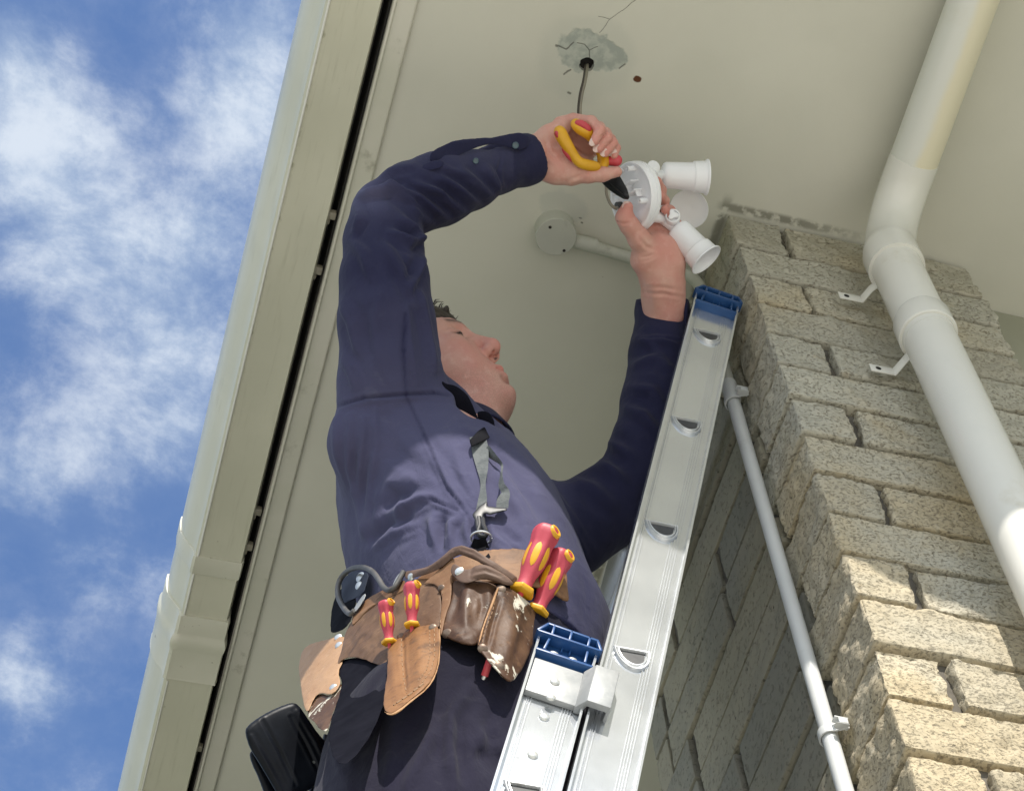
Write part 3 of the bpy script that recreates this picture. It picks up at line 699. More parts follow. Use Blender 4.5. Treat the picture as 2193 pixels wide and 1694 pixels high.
# slide bracket of the base rail, wrapped over the edge of the fly rail
def LQ(cx_, cy_, y=-.006): return lab(1020 + cx_ * .2455, 1280 + cy_ * .2455, y)
q0 = LQ(850, 660)[0]; q1 = LQ(850, 960)[0]
m_ = MB(); bl = -.0365 + BO + .004; br = -.052
m_.prism([(q0 + .002, bl), (q0 + .002, br), (q1, br + .002), (q1, bl)], lambda s_, r_, tt: lp(s_, r_, tt), -.0095, -.001)
m_.prism([(br, -.0095), (-.041, -.0245), (-.013, -.0245), (-.013, -.002), (-.017, -.002), (-.017, -.0155), (-.039, -.0155), (-.045, -.001), (br, -.001)], lambda p, q, t: lp(t, p, q), q0 + .006, q1 - .003)
br_o = m_.build('slide_bracket', MAT['cast_alu'], ladder, bevel=.0013, angle=30)
for c_ in ((685, 735), (650, 870)): a, b = LQ(*c_, -.0095); rivet(a, b, -.0095, br_o, .0060)
for c_ in ((595, 1030), (495, 1360)): a, b = LQ(*c_, -.002); rivet(a, b, -.0002, ladder, .0064)
# ================================================================ the electrician
def cloth_mat(name, base, worn, dust):  # worn doubles as the lit tone, base as the painted shade
    m, T, b, o = newmat(name); at = T.nodes.new('ShaderNodeAttribute'); at.attribute_name = 'lit_wear'; lit_wear = S(T, at.outputs['Fac'])
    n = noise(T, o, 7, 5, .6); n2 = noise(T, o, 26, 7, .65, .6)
    col = mixc(T, (lit_wear + (n - .5) * .5).max(0).min(1), base, worn); col = mixc(T, n2.step(.56, .80) * .30 * (lit_wear + .25), col, dust)
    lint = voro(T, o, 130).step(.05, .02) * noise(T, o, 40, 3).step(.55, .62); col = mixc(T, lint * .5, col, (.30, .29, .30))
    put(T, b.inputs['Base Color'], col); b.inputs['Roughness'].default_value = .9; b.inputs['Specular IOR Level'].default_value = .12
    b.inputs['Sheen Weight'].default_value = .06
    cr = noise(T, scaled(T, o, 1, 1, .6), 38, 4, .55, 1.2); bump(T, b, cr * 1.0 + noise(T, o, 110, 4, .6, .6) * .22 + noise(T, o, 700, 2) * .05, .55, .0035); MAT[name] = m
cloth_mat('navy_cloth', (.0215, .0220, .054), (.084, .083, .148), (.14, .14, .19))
cloth_mat('trouser_cloth', (.0065, .006, .015), (.018, .0165, .033), (.06, .058, .07))
simple('dark_cloth', (.006, .006, .010), (.009, .009, .014), 30, .95, bs=.2, spec=.05)
simple('button', (.05, .09, .11), rough=.3, coat=.5)
simple('hair_brown', (.020, .014, .010), (.045, .032, .022), 160, .5, bs=.5, bsc=400)
def skin_mat():
    m, T, b, o = newmat('skin')
    def A(n):
        at = T.nodes.new('ShaderNodeAttribute'); at.attribute_name = n; return S(T, at.outputs['Fac'])
    n = noise(T, o, 24, 5, .6); n2 = noise(T, o, 70, 4)
    col = mixc(T, n.step(.3, .72), (.62, .365, .29), (.585, .28, .23))
    col = mixc(T, n2.step(.5, .75) * .35, col, (.78, .54, .45))
    col = mixc(T, A('red') * .75, col, (.62, .215, .18))
    col = mixc(T, A('pale'), col, (.66, .46, .40))
    col = mixc(T, A('stub') * noise(T, o, 500, 2).step(.35, .6) * .45, col, (.20, .13, .11))
    sp = voro(T, o, 42).step(.11, .05) * noise(T, o, 14).step(.55, .6); col = mixc(T, sp * .6, col, (.38, .12, .10))
    col = mixc(T, A('dark'), col, (.020, .013, .010))
    put(T, b.inputs['Base Color'], col); b.inputs['Roughness'].default_value = .48; b.inputs['Specular IOR Level'].default_value = .4
    b.inputs['Subsurface Weight'].default_value = .12; b.inputs['Subsurface Radius'].default_value = (.008, .003, .002); b.inputs['Subsurface Scale'].default_value = .6
    bump(T, b, noise(T, o, 420, 3) * .5 + n2 * .5, .25, .0008); MAT['skin'] = m
skin_mat()
def N(u, v, d): return PD(u, v, d)
def pr(rpx, d): return rpx * d / F
person = thing('person', 'man in navy work clothes on the ladder, looking up at the light he is wiring', 'person', (.43, 1.60, .9))

# ---- torso as a stack of turned ellipses (z, xc, yc, half x, half y, turn)
TS = np.array([[1.86, .460, 1.605, .160, .165, 0], [1.98, .480, 1.600, .166, .172, 0], [2.08, .516, 1.590, .146, .176, -.05], [2.20, .533, 1.588, .148, .178, -.12],
               [2.33, .517, 1.590, .150, .186, -.2], [2.45, .498, 1.600, .156, .200, -.3], [2.56, .474, 1.610, .141, .205, -.4], [2.66, .455, 1.620, .118, .185, -.45], [2.74, .468, 1.615, .085, .12, -.45], [2.80, .475, 1.60, .05, .06, -.45]])
def torso_d(G, grow=0.0):
    z = G[..., 2]; q = [np.interp(z, TS[:, 0], TS[:, i]) for i in range(1, 6)]
    a, b = q[2] + grow, q[3] + grow; c, s_ = np.cos(q[4]), np.sin(q[4])
    dx, dy = G[..., 0] - q[0], G[..., 1] - q[1]; X = dx * c + dy * s_; Y = -dx * s_ + dy * c
    k = np.sqrt((X / a) ** 2 + (Y / b) ** 2 + 1e-9); g = np.sqrt((X / a ** 2) ** 2 + (Y / b ** 2) ** 2 + 1e-9) / k
    return (k - 1) / np.maximum(g, 1e-3)
RA = [(870, 870, 3.02, 92), (838, 800, 2.98, 106), (828, 690, 3.00, 99), (824, 600, 3.03, 90), (822, 520, 3.07, 80), (828, 458, 3.10, 71)]      # right upper arm
RF = [(828, 458, 3.10, 71), (880, 425, 3.13, 76), (940, 405, 3.16, 77), (1005, 385, 3.20, 62), (1065, 363, 3.24, 51), (1118, 345, 3.28, 52), (1160, 333, 3.30, 52)]
LF = [(1418, 600, 3.50, 54), (1418, 665, 3.47, 55), (1412, 760, 3.42, 63), (1404, 860, 3.36, 71), (1385, 960, 3.30, 76), (1352, 1040, 3.26, 80)]
LU = [(1352, 1040, 3.26, 80), (1290, 1092, 3.22, 82), (1220, 1135, 3.18, 92), (1130, 1150, 3.14, 105)]
def nodes(L, k=1.0, off=0): return [N(u, v, d) for u, v, d, r in L], [pr(r, d) * k + off for u, v, d, r in L]
class FoldSet:
    def __init__(s): s.L = []
    def add(s, sc, ox, oy, pts, amp, w, asym=0): s.L.append(([(ox + sc * x, oy + sc * y) for x, y in pts], amp, w, asym)); return s
    def apply(s, V, Q, extra=None, cover=None):
        Nn = vnormals(V, Q); u, v, d = proj(V); view = -V / np.linalg.norm(V, axis=1, keepdims=True)
        fac = np.clip((Nn * view).sum(1) * 2.2, 0, 1); disp = np.zeros(len(V))
        for pts, amp, w, asym in s.L:
            P = np.array(pts, float); lo, hi = P.min(0) - 4 * w, P.max(0) + 4 * w
            m = np.where((u > lo[0]) & (u < hi[0]) & (v > lo[1]) & (v < hi[1]) & (fac > 0))[0]
            if not len(m): continue
            best = np.full(len(m), 1e9); tt = np.zeros(len(m)); sd = np.zeros(len(m))
            seg = np.linalg.norm(np.diff(P, axis=0), axis=1); cum = np.concatenate([[0], np.cumsum(seg)]); X = np.stack([u[m], v[m]], 1)
            # densify the polyline with a Catmull-like smoothing
            for i in range(len(P) - 1):
                a, b = P[i], P[i + 1]; ab = b - a; h = np.clip(((X - a) @ ab) / (ab @ ab), 0, 1); r = X - a - h[:, None] * ab
                dd = np.linalg.norm(r, axis=1); c = dd < best; best[c] = dd[c]; tt[c] = ((cum[i] + h * seg[i]) / cum[-1])[c]; sd[c] = (np.sign(ab[0] * r[:, 1] - ab[1] * r[:, 0]))[c]
            env = np.sin(np.pi * np.clip(tt * .92 + .04, 0, 1)) ** .55
            prof = np.exp(-(best / w) ** 2) - .42 * np.exp(-((best - 1.9 * w) / (.9 * w)) ** 2)
            if asym: prof = prof - asym * np.exp(-((best * sd - 1.1 * w) / (.5 * w)) ** 2)
            disp[m] += amp * env * prof * fac[m]
        if extra is not None: disp += extra(V)
        return V + Nn * disp[:, None]
# ---- shirt
f = Fld((.20, 1.12, 2.06), (.95, 1.90, 3.22), .0032)
sl, G = f.sub((.2, 1.3, 2.0), (.8, 1.9, 2.9)); f.comb(sl, np.maximum(torso_d(G), np.maximum(2.085 - G[..., 2], G[..., 2] - 2.80)), .03, 'add')
p, r = nodes(RA); f.chain(p, r, .022)
f.cone(N(870, 870, 3.02), N(925, 950, 3.08), pr(90, 3.0), pr(90, 3.08), .04)
f.cone(N(778, 945, 2.93), N(840, 900, 2.98), pr(76, 2.93), pr(95, 2.98), .06)
p, r = nodes(RF); f.chain(p, r, .014)
p, r = nodes(LU); f.chain(p, r, .03)
f.ell((.575, 1.60, 2.19), np.eye(3), (.105, .135, .135), .05)
p, r = nodes(LF); f.chain(p, r, .014)
f.cone(N(1000, 1000, 3.14), N(1130, 1150, 3.14), pr(90, 3.1), pr(100, 3.14), .05)
# sleeves end at the cuffs, collar opening at the neck
def cut_end(f, c, d, L, r):
    c = np.array(c); d = np.array(d, float); d /= np.linalg.norm(d); lo, hi = c - .12, c + .16
    sl, G = f.sub(lo, hi)
    if sl is None: return
    h = (G - c) @ d; rad = np.linalg.norm(G - c - h[..., None] * d, axis=-1); dd = np.maximum(-h, rad - r); f.comb(sl, dd, 0, 'sub')
    bore = np.maximum(np.maximum(-h - L, rad - (r * .40)), 0 * h - 1); f.comb(sl, bore, 0, 'sub')
f.cone(N(1022, 858, 2.96), N(985, 780, 3.0), pr(44, 2.96), pr(40, 3.0), .010, 'sub', squash=(MC[2], .3)); f.cone(N(1022, 858, 2.96), N(1062, 900, 2.95), pr(42, 2.96), pr(22, 2.95), .010, 'sub', squash=(MC[2], .3))
f.cone(N(968, 336, 3.18), N(1068, 314, 3.235), pr(19, 3.2), pr(16, 3.2), .004, 'sub')
cR = N(1143, 338, 3.29); dR = N(1160, 333, 3.30) - N(1118, 345, 3.28)
cL = N(1419, 640, 3.478); dL = N(1418, 600, 3.472) - N(1418, 665, 3.475)
cut_end(f, cR, dR, .03, .078); cut_end(f, cL, dL, .03, .078)
NB = N(985, 940, 3.17); NT = N(955, 865, 3.23)
f.cone(NB + (NT - NB) * .0, NB + (NT - NB) * 3, .064, .068, .006, 'sub')
V, Q = f.mesh(); V = relax(V, Q, 3, .5)
fs = FoldSet(); c2 = (.3855, 650, 250); c7 = (.2930, 680, 850); c6 = (.2608, 1350, 560)
for pts, a, wd in [([(300, 440), (480, 400), (600, 480), (700, 600)], 5, 9), ([(470, 380), (640, 450), (790, 570)], 5.5, 9), ([(620, 380), (760, 430), (870, 530)], 5, 9),
                   ([(760, 340), (880, 420), (960, 490)], 4.5, 9), ([(880, 300), (980, 400), (1040, 450)], 3.5, 9), ([(1020, 290), (1080, 380), (1100, 430)], 2.5, 8), ([(480, 640), (600, 700), (700, 660)], 5, 9),
                   ([(540, 560), (640, 640), (690, 740)], 4, 8), ([(460, 720), (540, 860), (600, 960), (640, 1040)], 4, 10), ([(690, 740), (640, 860), (590, 960)], 4.5, 9), ([(280, 480), (320, 560), (280, 640)], 4, 9),
                   ([(250, 680), (330, 760), (380, 900)], 3.5, 11), ([(210, 1020), (270, 1150), (300, 1300)], 3.5, 12), ([(180, 1290), (260, 1400), (290, 1500)], 3, 12), ([(420, 1000), (400, 1200), (440, 1400)], 2, 14),
                   ([(640, 900), (690, 1150), (740, 1400)], 3, 10), ([(580, 1050), (600, 1300), (640, 1480)], 2, 10), ([(360, 340), (460, 300), (600, 270)], 2.5, 9), ([(330, 400), (430, 360), (560, 350)], -2.5, 7), ([(700, 250), (820, 300), (900, 330)], 2, 7)]:
    fs.add(*c2, pts, a * .0020, wd * 1.0, .2); fs.add(*c2, [(x + 22, y + 26) for x, y in pts], -a * .0007, wd * .5)
for pts, a, wd in [([(230, 120), (235, 500), (330, 1000)], 4, 7), ([(340, 150), (300, 700), (370, 1100)], 4, 7), ([(430, 340), (380, 700), (350, 1000)], 3.5, 8), ([(130, 130), (150, 400), (220, 700)], 4, 9),
                   ([(560, 940), (640, 820), (740, 760), (820, 745)], 7, 10), ([(480, 840), (560, 720), (680, 700)], -6, 11), ([(380, 1070), (500, 940), (640, 900)], -6, 11), ([(400, 1120), (560, 1000), (700, 940)], 4, 9),
                   ([(905, 900), (900, 1000), (905, 1090)], -5, 7), ([(1040, 870), (980, 940), (970, 1080)], 5, 8), ([(830, 880), (850, 980), (880, 1080)], 4, 9), ([(1100, 870), (1090, 980), (1130, 1080)], 4, 9),
                   ([(450, 500), (600, 600), (780, 660)], 2, 16), ([(860, 440), (960, 620), (1090, 800)], 3, 7), ([(560, 420), (700, 500), (830, 620)], -2, 14), ([(1010, 380), (1060, 560), (1130, 700)], 2.5, 9),
                   ([(1250, 240), (1600, 620), (1900, 1000), (2060, 1300)], 4, 13), ([(1350, 420), (1650, 800), (1800, 1050)], -3.5, 12), ([(1330, 560), (1500, 850), (1560, 1000)], 3.5, 11), ([(1480, 420), (1750, 760), (1980, 1150)], 2.5, 9),
                   ([(1280, 1050), (1380, 1150), (1480, 1260)], 6, 9), ([(1330, 980), (1440, 1060), (1500, 1180)], -4, 9), ([(1250, 900), (1300, 1000), (1420, 1100)], 3, 9), ([(640, 20), (560, 60), (380, 40)], 1.5, 9), ([(420, 60), (430, 200), (440, 330)], 2.5, 8), ([(530, 60), (600, 240), (700, 380)], 2, 12)]:
    fs.add(*c7, pts, a * .0012, wd * 1.3, .10); fs.add(*c7, [(x + 30, y + 22) for x, y in pts], -a * .00055, wd * .6)
for pts, a, wd in [([(70, 650), (200, 640), (330, 660)], 3, 8), ([(20, 860), (200, 790), (360, 900)], 4, 9), ([(0, 1040), (180, 1060), (260, 1180)], 4, 10), ([(-60, 1200), (100, 1260), (220, 1400)], 4, 10),
                   ([(-300, 1480), (-150, 1500), (20, 1600)], 4.5, 10), ([(-420, 1640), (-260, 1650), (-60, 1780)], 4.5, 10), ([(-500, 1800), (-330, 1850), (-150, 2000)], 4, 12), ([(60, 640), (220, 720), (300, 800)], 2.5, 7)]:
    fs.add(*c6, pts, a * .0018, wd * 1.1, .1)
SEAMS = [(c2, [(165, 1612), (330, 1562), (570, 1543), (720, 1535), (805, 1548)]), (c2, [(570, 1543), (556, 1300), (566, 1100)]), (c7, [(650, 0), (780, 280), (850, 450), (950, 680), (1090, 850), (1145, 960)]), (c7, [(820, 750), (1020, 835)]), (c7, [(825, 760), (820, 860), (700, 940), (480, 1130)])]
for c, pts in SEAMS[:4]: fs.add(*c, pts, -.0036, 3.6); fs.add(*c, [(x + 8, y + 20) for x, y in pts], .0018, 5)
fs.add(*c2, [(1105, 200), (1085, 300), (1105, 425)], -.003, 3)     # cuff seams
fs.add(*c6, [(60, 640), (240, 628), (430, 650)], -.003, 3)
ex = lambda V: .0022 * vnoise(V, 16, 3, 3) + .0009 * vnoise(V, 55, 5, 2)
V = fs.apply(V, Q, ex); V = relax(V, Q, 1, .3)
uu_, vv_, dd2 = proj(V)
lit_wear = np.clip((vv_ - 560) / 330, 0, 1) * np.clip((1240 - uu_) / 90, 0, 1) * .72; lit_wear = np.maximum(lit_wear, (vv_ < 840) * (uu_ < 1100) * (np.exp(-(((uu_ - 780) / 60) ** 2 + ((vv_ - 410) / 45) ** 2)) * .8 + np.exp(-(((uu_ - 1000) / 140) ** 2 + ((vv_ - 330) / 40) ** 2)) * .3 + .06))  # sleeves darker than torso: shade put into the colour; elbow patch is wear
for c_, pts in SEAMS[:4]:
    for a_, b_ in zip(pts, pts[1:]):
        p0 = np.array([c_[1] + c_[0] * a_[0], c_[2] + c_[0] * a_[1]]); p1 = np.array([c_[1] + c_[0] * b_[0], c_[2] + c_[0] * b_[1]]); X_ = np.stack([uu_, vv_], 1); h_ = np.clip(((X_ - p0) @ (p1 - p0)) / ((p1 - p0) @ (p1 - p0)), 0, 1)[:, None]; lit_wear = lit_wear - .3 * np.exp(-(np.linalg.norm(X_ - p0 - h_ * (p1 - p0), axis=1) / 4) ** 2) * (dd2 < 3.1)
lit_wear = np.clip(lit_wear, 0, 1)
shirt = npmesh('work_shirt', V, Q, MAT['navy_cloth'], person, {'lit_wear': lit_wear})
SH_V, SH_Q = V, Q
# loose strip of the unbuttoned sleeve slit, cuff flap, buttons, collar
def polyd(poly, X, Y):
    P = np.array(poly, float); n = len(P); d = np.full(X.shape, 1e18); s_ = np.ones(X.shape)
    for i in range(n):
        a = P[i]; b = P[i - 1]; ex_, ey = b - a; wx, wy = X - a[0], Y - a[1]; h = np.clip((wx * ex_ + wy * ey) / (ex_ ** 2 + ey ** 2 + 1e-12), 0, 1)
        d = np.minimum(d, (wx - ex_ * h) ** 2 + (wy - ey * h) ** 2)
        c1 = Y >= a[1]; c2_ = Y < b[1]; c3 = ex_ * wy > ey * wx; fl = (c1 & c2_ & c3) | (~c1 & ~c2_ & ~c3); s_ = np.where(fl, -s_, s_)
    return s_ * np.sqrt(d)
def smoothpoly(P, it=2):
    P = [np.array(p, float) for p in P]
    for _ in range(it):
        Qn = []
        for a, b in zip(P, P[1:] + P[:1]): Qn += [a * .75 + b * .25, a * .25 + b * .75]
        P = Qn
    return P
def puff(poly, depth, t=.003, bulge=0.0, R=.03, rnd_=.002, step=2.6, folds=None, extra=None, smooth=1, round_=0):
    """solid sheet with the given outline, thickness t and swelling, lying at depth(u, v) metres from the camera"""
    P = np.array(smoothpoly(poly, smooth) if smooth else poly, float); lo = P.min(0) - 4 * step; hi = P.max(0) + 4 * step
    us = np.arange(lo[0], hi[0] + step, step); vs = np.arange(lo[1], hi[1] + step, step); U_, V_ = np.meshgrid(us, vs, indexing='ij')
    D0 = depth(U_, V_); pd = polyd(P, U_, V_) * D0 / F; ins = np.clip(-pd / R, 0, 1)
    half = t / 2 + bulge * np.sqrt(ins * (2 - ins)) ; off = -bulge * .0 * ins
    hw = step * float(np.median(D0)) / F; hw = min(hw, t * .45); W = t / 2 + bulge + 3 * hw; ws = np.arange(-W, W + hw, hw)
    Wg = ws[None, None, :]; dw = np.abs(Wg) - half[..., None]; ds = np.broadcast_to(pd[..., None], dw.shape); k = rnd_
    hh = np.clip(.5 + .5 * (ds - dw) / k, 0, 1); fd = dw * (1 - hh) + ds * hh + k * hh * (1 - hh)
    v_, q = surface_nets(fd.astype(np.float32), np.zeros(3), 1.0)
    u = us[0] + v_[:, 0] * step; v = vs[0] + v_[:, 1] * step; w_ = ws[0] + v_[:, 2] * hw; d = depth(u, v) + w_
    P3 = np.stack([(u - CX) / F, (v - CY) / F, np.ones(len(u))], 1) @ MC * d[:, None]
    P3 = relax(P3, q, 1, .4)
    if folds is not None or extra is not None: P3 = (folds or FoldSet()).apply(P3, q, extra)
    # orientation outwards
    c = P3.mean(0); nn = vnormals(P3, q)
    if ((P3 - c) * nn).sum() < 0: q = q[:, ::-1]
    return P3, q
def bvh(*VQ): 
    Vs = []; Qs = []; n = 0
    for V, Q in VQ: Vs.append(V); Qs.append(Q + n); n += len(V)
    return BVHTree.FromPolygons(np.concatenate(Vs).tolist(), np.concatenate(Qs).tolist())
def hit(tree, u, v, default=None):
    r = ray(u, v); L = np.linalg.norm(r); h = tree.ray_cast(Vector((0, 0, 0)), Vector(tuple(r / L)))
    return default if h[0] is None else h[3] / L
def fitdepth(tree, pts, lift=.003, order=2, reach=None):
    """smooth depth function through the surface seen at the points"""
    A = []; b = []
    for u, v in pts:
        d = hit(tree, u, v)
        if d is not None: A.append((u, v)); b.append(d)
    A = np.array(A, float); b = np.array(b); m = A.mean(0); s_ = 100.0
    if len(b) >= 8:   # drop outliers
        md = np.median(b); ok = np.abs(b - md) < .12; A, b = A[ok], b[ok]
    def basis(u, v):
        x, y = (u - m[0]) / s_, (v - m[1]) / s_; B = [np.ones_like(x), x, y]
        if order == 2 and len(b) >= 8: B += [x * x, x * y, y * y]
        return np.stack(B, -1)
    Bm = basis(A[:, 0], A[:, 1]); W = np.linalg.solve(Bm.T @ Bm + 1e-4 * np.eye(Bm.shape[1]), Bm.T @ b)
    return lambda u, v: basis(np.asarray(u, float), np.asarray(v, float)) @ W - lift
def samp(poly, n=7):
    P = np.array(poly, float); lo, hi = P.min(0), P.max(0); X, Y = np.meshgrid(np.linspace(lo[0], hi[0], n), np.linspace(lo[1], hi[1], n)); m = polyd(P, X, Y) < 0
    return list(zip(X[m], Y[m]))
def C(sc, ox, oy, pts): return [(ox + sc * x, oy + sc * y) for x, y in pts]
T_sh = bvh((SH_V, SH_Q))
strip = C(*c2, [(690, 215), (760, 160), (840, 135), (960, 122), (1060, 118), (1140, 95), (1215, 88), (1262, 118), (1250, 165), (1205, 188), (1160, 178), (1090, 158), (1020, 155), (960, 172), (890, 205), (830, 248), (780, 285), (720, 280)])
v_, q_ = puff(strip, lambda u, v: 3.115 + (u - 930) * .00062 + 0 * v, .003, .0012, .01, extra=lambda P: .002 * vnoise(P, 45, 4, 2)); npmesh('sleeve_strip', v_, q_, MAT['navy_cloth'], shirt)
tabp = C(*c2, [(655, 275), (680, 255), (765, 235), (785, 262), (770, 285), (690, 305), (662, 300)]); v_, q_ = puff(tabp, fitdepth(T_sh, samp(tabp, 5), .0015, 1), .003, .0015, .01); npmesh('sleeve_tab', v_, q_, MAT['navy_cloth'], shirt)
def disc_at(name, P, nrm, r, m, par, prof=None):
    mb = MB(); mb.lathe(P, nrm, prof or [(-.001, r), (.0012, r), (.0018, r * .85), (.0012, r * .7), (.0012, .0004)], 18); return mb.build(name, m, par, angle=40)
tocam = lambda P: -np.array(P) / np.linalg.norm(P)
P = N(1104, 312, 3.215); disc_at('button', P, tocam(P) + np.array([0, 0, .2]), .0052, MAT['button'], shirt)
P = N(1019, 345, hit(T_sh, 1019, 352, 3.15) - .002); disc_at('button', P, tocam(P), .0045, MAT['button'], shirt)
flapL = C(*c6, [(430, 345), (452, 325), (472, 350), (472, 440), (462, 560), (448, 560), (430, 470)]); v_, q_ = puff(flapL, lambda u, v: 3.425 + 0 * u, .003, .001, .01); npmesh('cuff_flap', v_, q_, MAT['navy_cloth'], shirt)
# collar: a shell standing round the neck
ax = (NT - NB) / np.linalg.norm(NT - NB); f = Fld(NB - .13, NB + .14, .0025); G = np.stack(np.meshgrid(*f.ax, indexing='ij'), -1); h = (G - NB) @ ax
Rr = np.linalg.norm(G - NB - h[..., None] * ax, axis=-1); flare = .0665 + .008 * np.clip(-h / .03, -1, 1.5)
side = (G - NB) @ (np.cross(ax, np.array([0, 0, 1.0]))); wob = .008 * np.sin(side * 60)
dd = np.maximum(np.abs(Rr - flare) - .0022, np.maximum(h - .020 - wob, -h - .034)); f.f = dd.astype(np.float32); V, Q = f.mesh(); V = relax(V, Q, 1, .4)
npmesh('collar', V, Q, MAT['navy_cloth'], shirt)

for kk, (pp, dd_) in enumerate((([(400, 900), (440, 935), (510, 948), (585, 990), (650, 1060), (705, 1165), (752, 1280), (690, 1320), (580, 1230), (480, 1130), (410, 1020)], 3.055), ([(715, 1195), (760, 1180), (800, 1182), (850, 1200), (880, 1265), (884, 1325), (940, 1338), (990, 1395), (1006, 1450), (950, 1425), (860, 1350), (750, 1290)], 3.12))):
    pp = C(.2371, 850, 600, pp); dd_ = (2.945, 2.90)[kk]; v_, q_ = puff(pp, (lambda D: (lambda u, v: D + 0 * u))(dd_), .004, .002, .01, extra=lambda P: .0015 * vnoise(P, 60, 4, 2)); npmesh('collar_edge', v_, q_, MAT['dark_cloth'], shirt)  # near-black cloth: the shade inside the collar put into its colour
# ---- trousers
f = Fld((.18, 1.28, .98), (.74, 1.92, 2.14), .0048)
sl, G = f.sub((.2, 1.3, 1.78), (.8, 1.9, 2.14)); f.comb(sl, np.maximum(torso_d(G, -.004), np.maximum(1.84 - G[..., 2], G[..., 2] - 2.125)), .02, 'add')
RL = [((.442, 1.548, 1.94), .114), ((.420, 1.552, 1.76), .110), ((.435, 1.545, 1.52), .092), ((.42, 1.52, 1.30), .078), ((.395, 1.50, 1.08), .070)]
LL = [((.485, 1.675, 1.92), .115), ((.490, 1.69, 1.76), .108), ((.52, 1.70, 1.56), .088), ((.47, 1.70, 1.36), .076), ((.41, 1.70, 1.20), .068)]
for L in (RL, LL): f.chain([a for a, b in L], [b for a, b in L], .035)
V, Q = f.mesh(); V = relax(V, Q, 3, .5)
fs = FoldSet(); c4 = (.352, 600, 1100)
for pts, a, wd in [([(640, 1020), (560, 1250), (430, 1450), (420, 1680)], 4, 10), ([(1150, 1060), (1040, 1230), (1030, 1440), (1060, 1690)], 7, 12), ([(980, 1260), (860, 1480), (760, 1690)], 5, 12), ([(1100, 1200), (1080, 1400), (1120, 1600)], -4, 12),
                   ([(1240, 1300), (1200, 1420), (1150, 1440)], 4, 12), ([(700, 1250), (680, 1500), (640, 1680)], 3, 12), ([(900, 1150), (800, 1350), (700, 1430)], -3.5, 14), ([(340, 1250), (330, 1450), (400, 1650)], 4, 10), ([(1300, 1150), (1260, 1300), (1330, 1450)], -3, 12)]:
    fs.add(*c4, pts, a * .001, wd)
V = fs.apply(V, Q, lambda V: .0025 * vnoise(V, 13, 8, 3) + .0008 * vnoise(V, 50, 9, 2)); npmesh('trousers', V, Q, MAT['trouser_cloth'], person, {'lit_wear': np.clip((2.02 - V[:, 2]) / .25, 0, .8)})  # darkest below the belt: shade under the pouches put into the colour
TR_V, TR_Q = V, Q
# ---- boots on the rungs
for (x, y, z) in ((.395, 1.50, 1.08), (.41, 1.70, 1.20)):
    a_ = (z - .125 + .011 - L0[2]) / LD[2]
    f = Fld((x - .12, y - .08, z - .17), (x + .24, y + .08, z + .10), .004)
    f.cone((x - .01, y, z + .05), (x - .01, y, z - .06), .050, .048, .02).cone((x - .02, y, z - .08), (x + .15, y, z - .10), .040, .034, .03).cone((x - .02, y, z - .12), (x + .15, y, z - .128), .038, .036, .012, squash=((0, 0, 1), 1.8))
    V, Q = f.mesh(); npmesh('boot', V, Q, MAT['dark_cloth'], person)

# ---- body: head, neck, trunk, limbs and hands as one mesh
HF = np.array([.62, -.74, .24]); HF /= np.linalg.norm(HF); HU0 = np.array([0, 0, 1.0]) - HF[2] * HF; HU0 /= np.linalg.norm(HU0); HS0 = np.cross(HU0, HF)
roll = math.radians(33); HU = HU0 * math.cos(roll) - HS0 * math.sin(roll); HS = np.cross(HU, HF)
HC = N(915, 822, 3.26); HR = np.stack([HF, HS, HU])
def H(f_, s_, u_): return HC + HF * f_ + HS * s_ + HU * u_
f = Fld(HC - .19, HC + .19, .0021)
f.ell(H(-.008, 0, .038), HR, (.102, .080, .086), .02)
f.ell(H(.030, 0, -.022), HR, (.066, .068, .088), .03)
for s_ in (-1, 1):
    f.cone(H(-.005, s_ * .056, -.040), H(.055, s_ * .026, -.092), .030, .026, .03)
    f.ell(H(.048, s_ * .042, -.040), HR, (.038, .035, .042), .03)
    f.cone(H(.086, s_ * .012, .032), H(.070, s_ * .048, .034), .010, .010, .016)
    f.ell(H(.056, s_ * .048, -.010), HR, (.024, .022, .018), .02)
f.ell(H(.074, 0, -.098), HR, (.026, .026, .022), .022)
f.ell(H(.024, 0, -.088), HR, (.050, .048, .032), .03)
f.cone(H(-.025, 0, -.05), NB, .056, .057, .03)
f.cone(H(.012, 0, -.095), NB + HF * .012, .042, .050, .03)
f.ell(H(.078, 0, -.066), HR, (.022, .034, .024), .02)
f.cone(H(.088, 0, .024), H(.112, 0, -.018), .0085, .0115, .010); f.ell(H(.1115, 0, -.022), HR, (.0130, .0135, .0120), .006)
for s_ in (-1, 1):
    f.ell(H(.103, s_ * .0135, -.029), HR, (.011, .0075, .0085), .006)
    f.cone(H(.110, s_ * .0075, -.044), H(.106, s_ * .008, -.030), .0050, .0036, .002, 'sub')
    f.ell(H(.100, s_ * .034, .014), HR, (.020, .020, .0125), .012, 'sub')
    f.ell(H(.0745, s_ * .033, .011), HR, (.0165, .0170, .0135), .005)
    f.cone(H(.0925, s_ * .020, .0085), H(.084, s_ * .048, .0095), .0018, .0016, .002, 'sub')
    f.cone(H(.088, s_ * .020, .0175), H(.080, s_ * .050, .0165), .0032, .0030, .004)
    f.cone(H(.084, s_ * .046, -.060 + .02), H(.088, s_ * .030, -.056), .001, .001, .006, 'sub')
f.chain([H(.0835, -.027, -.0655), H(.093, -.014, -.0615), H(.0985, 0, -.060), H(.093, .014, -.0615), H(.0835, .027, -.0655)], [.0035, .0055, .0062, .0055, .0035], .006)
f.chain([H(.0825, -.024, -.0700), H(.092, -.012, -.0745), H(.095, 0, -.0760), H(.092, .012, -.0745), H(.0825, .024, -.0700)], [.0040, .0065, .0075, .0065, .0040], .006)
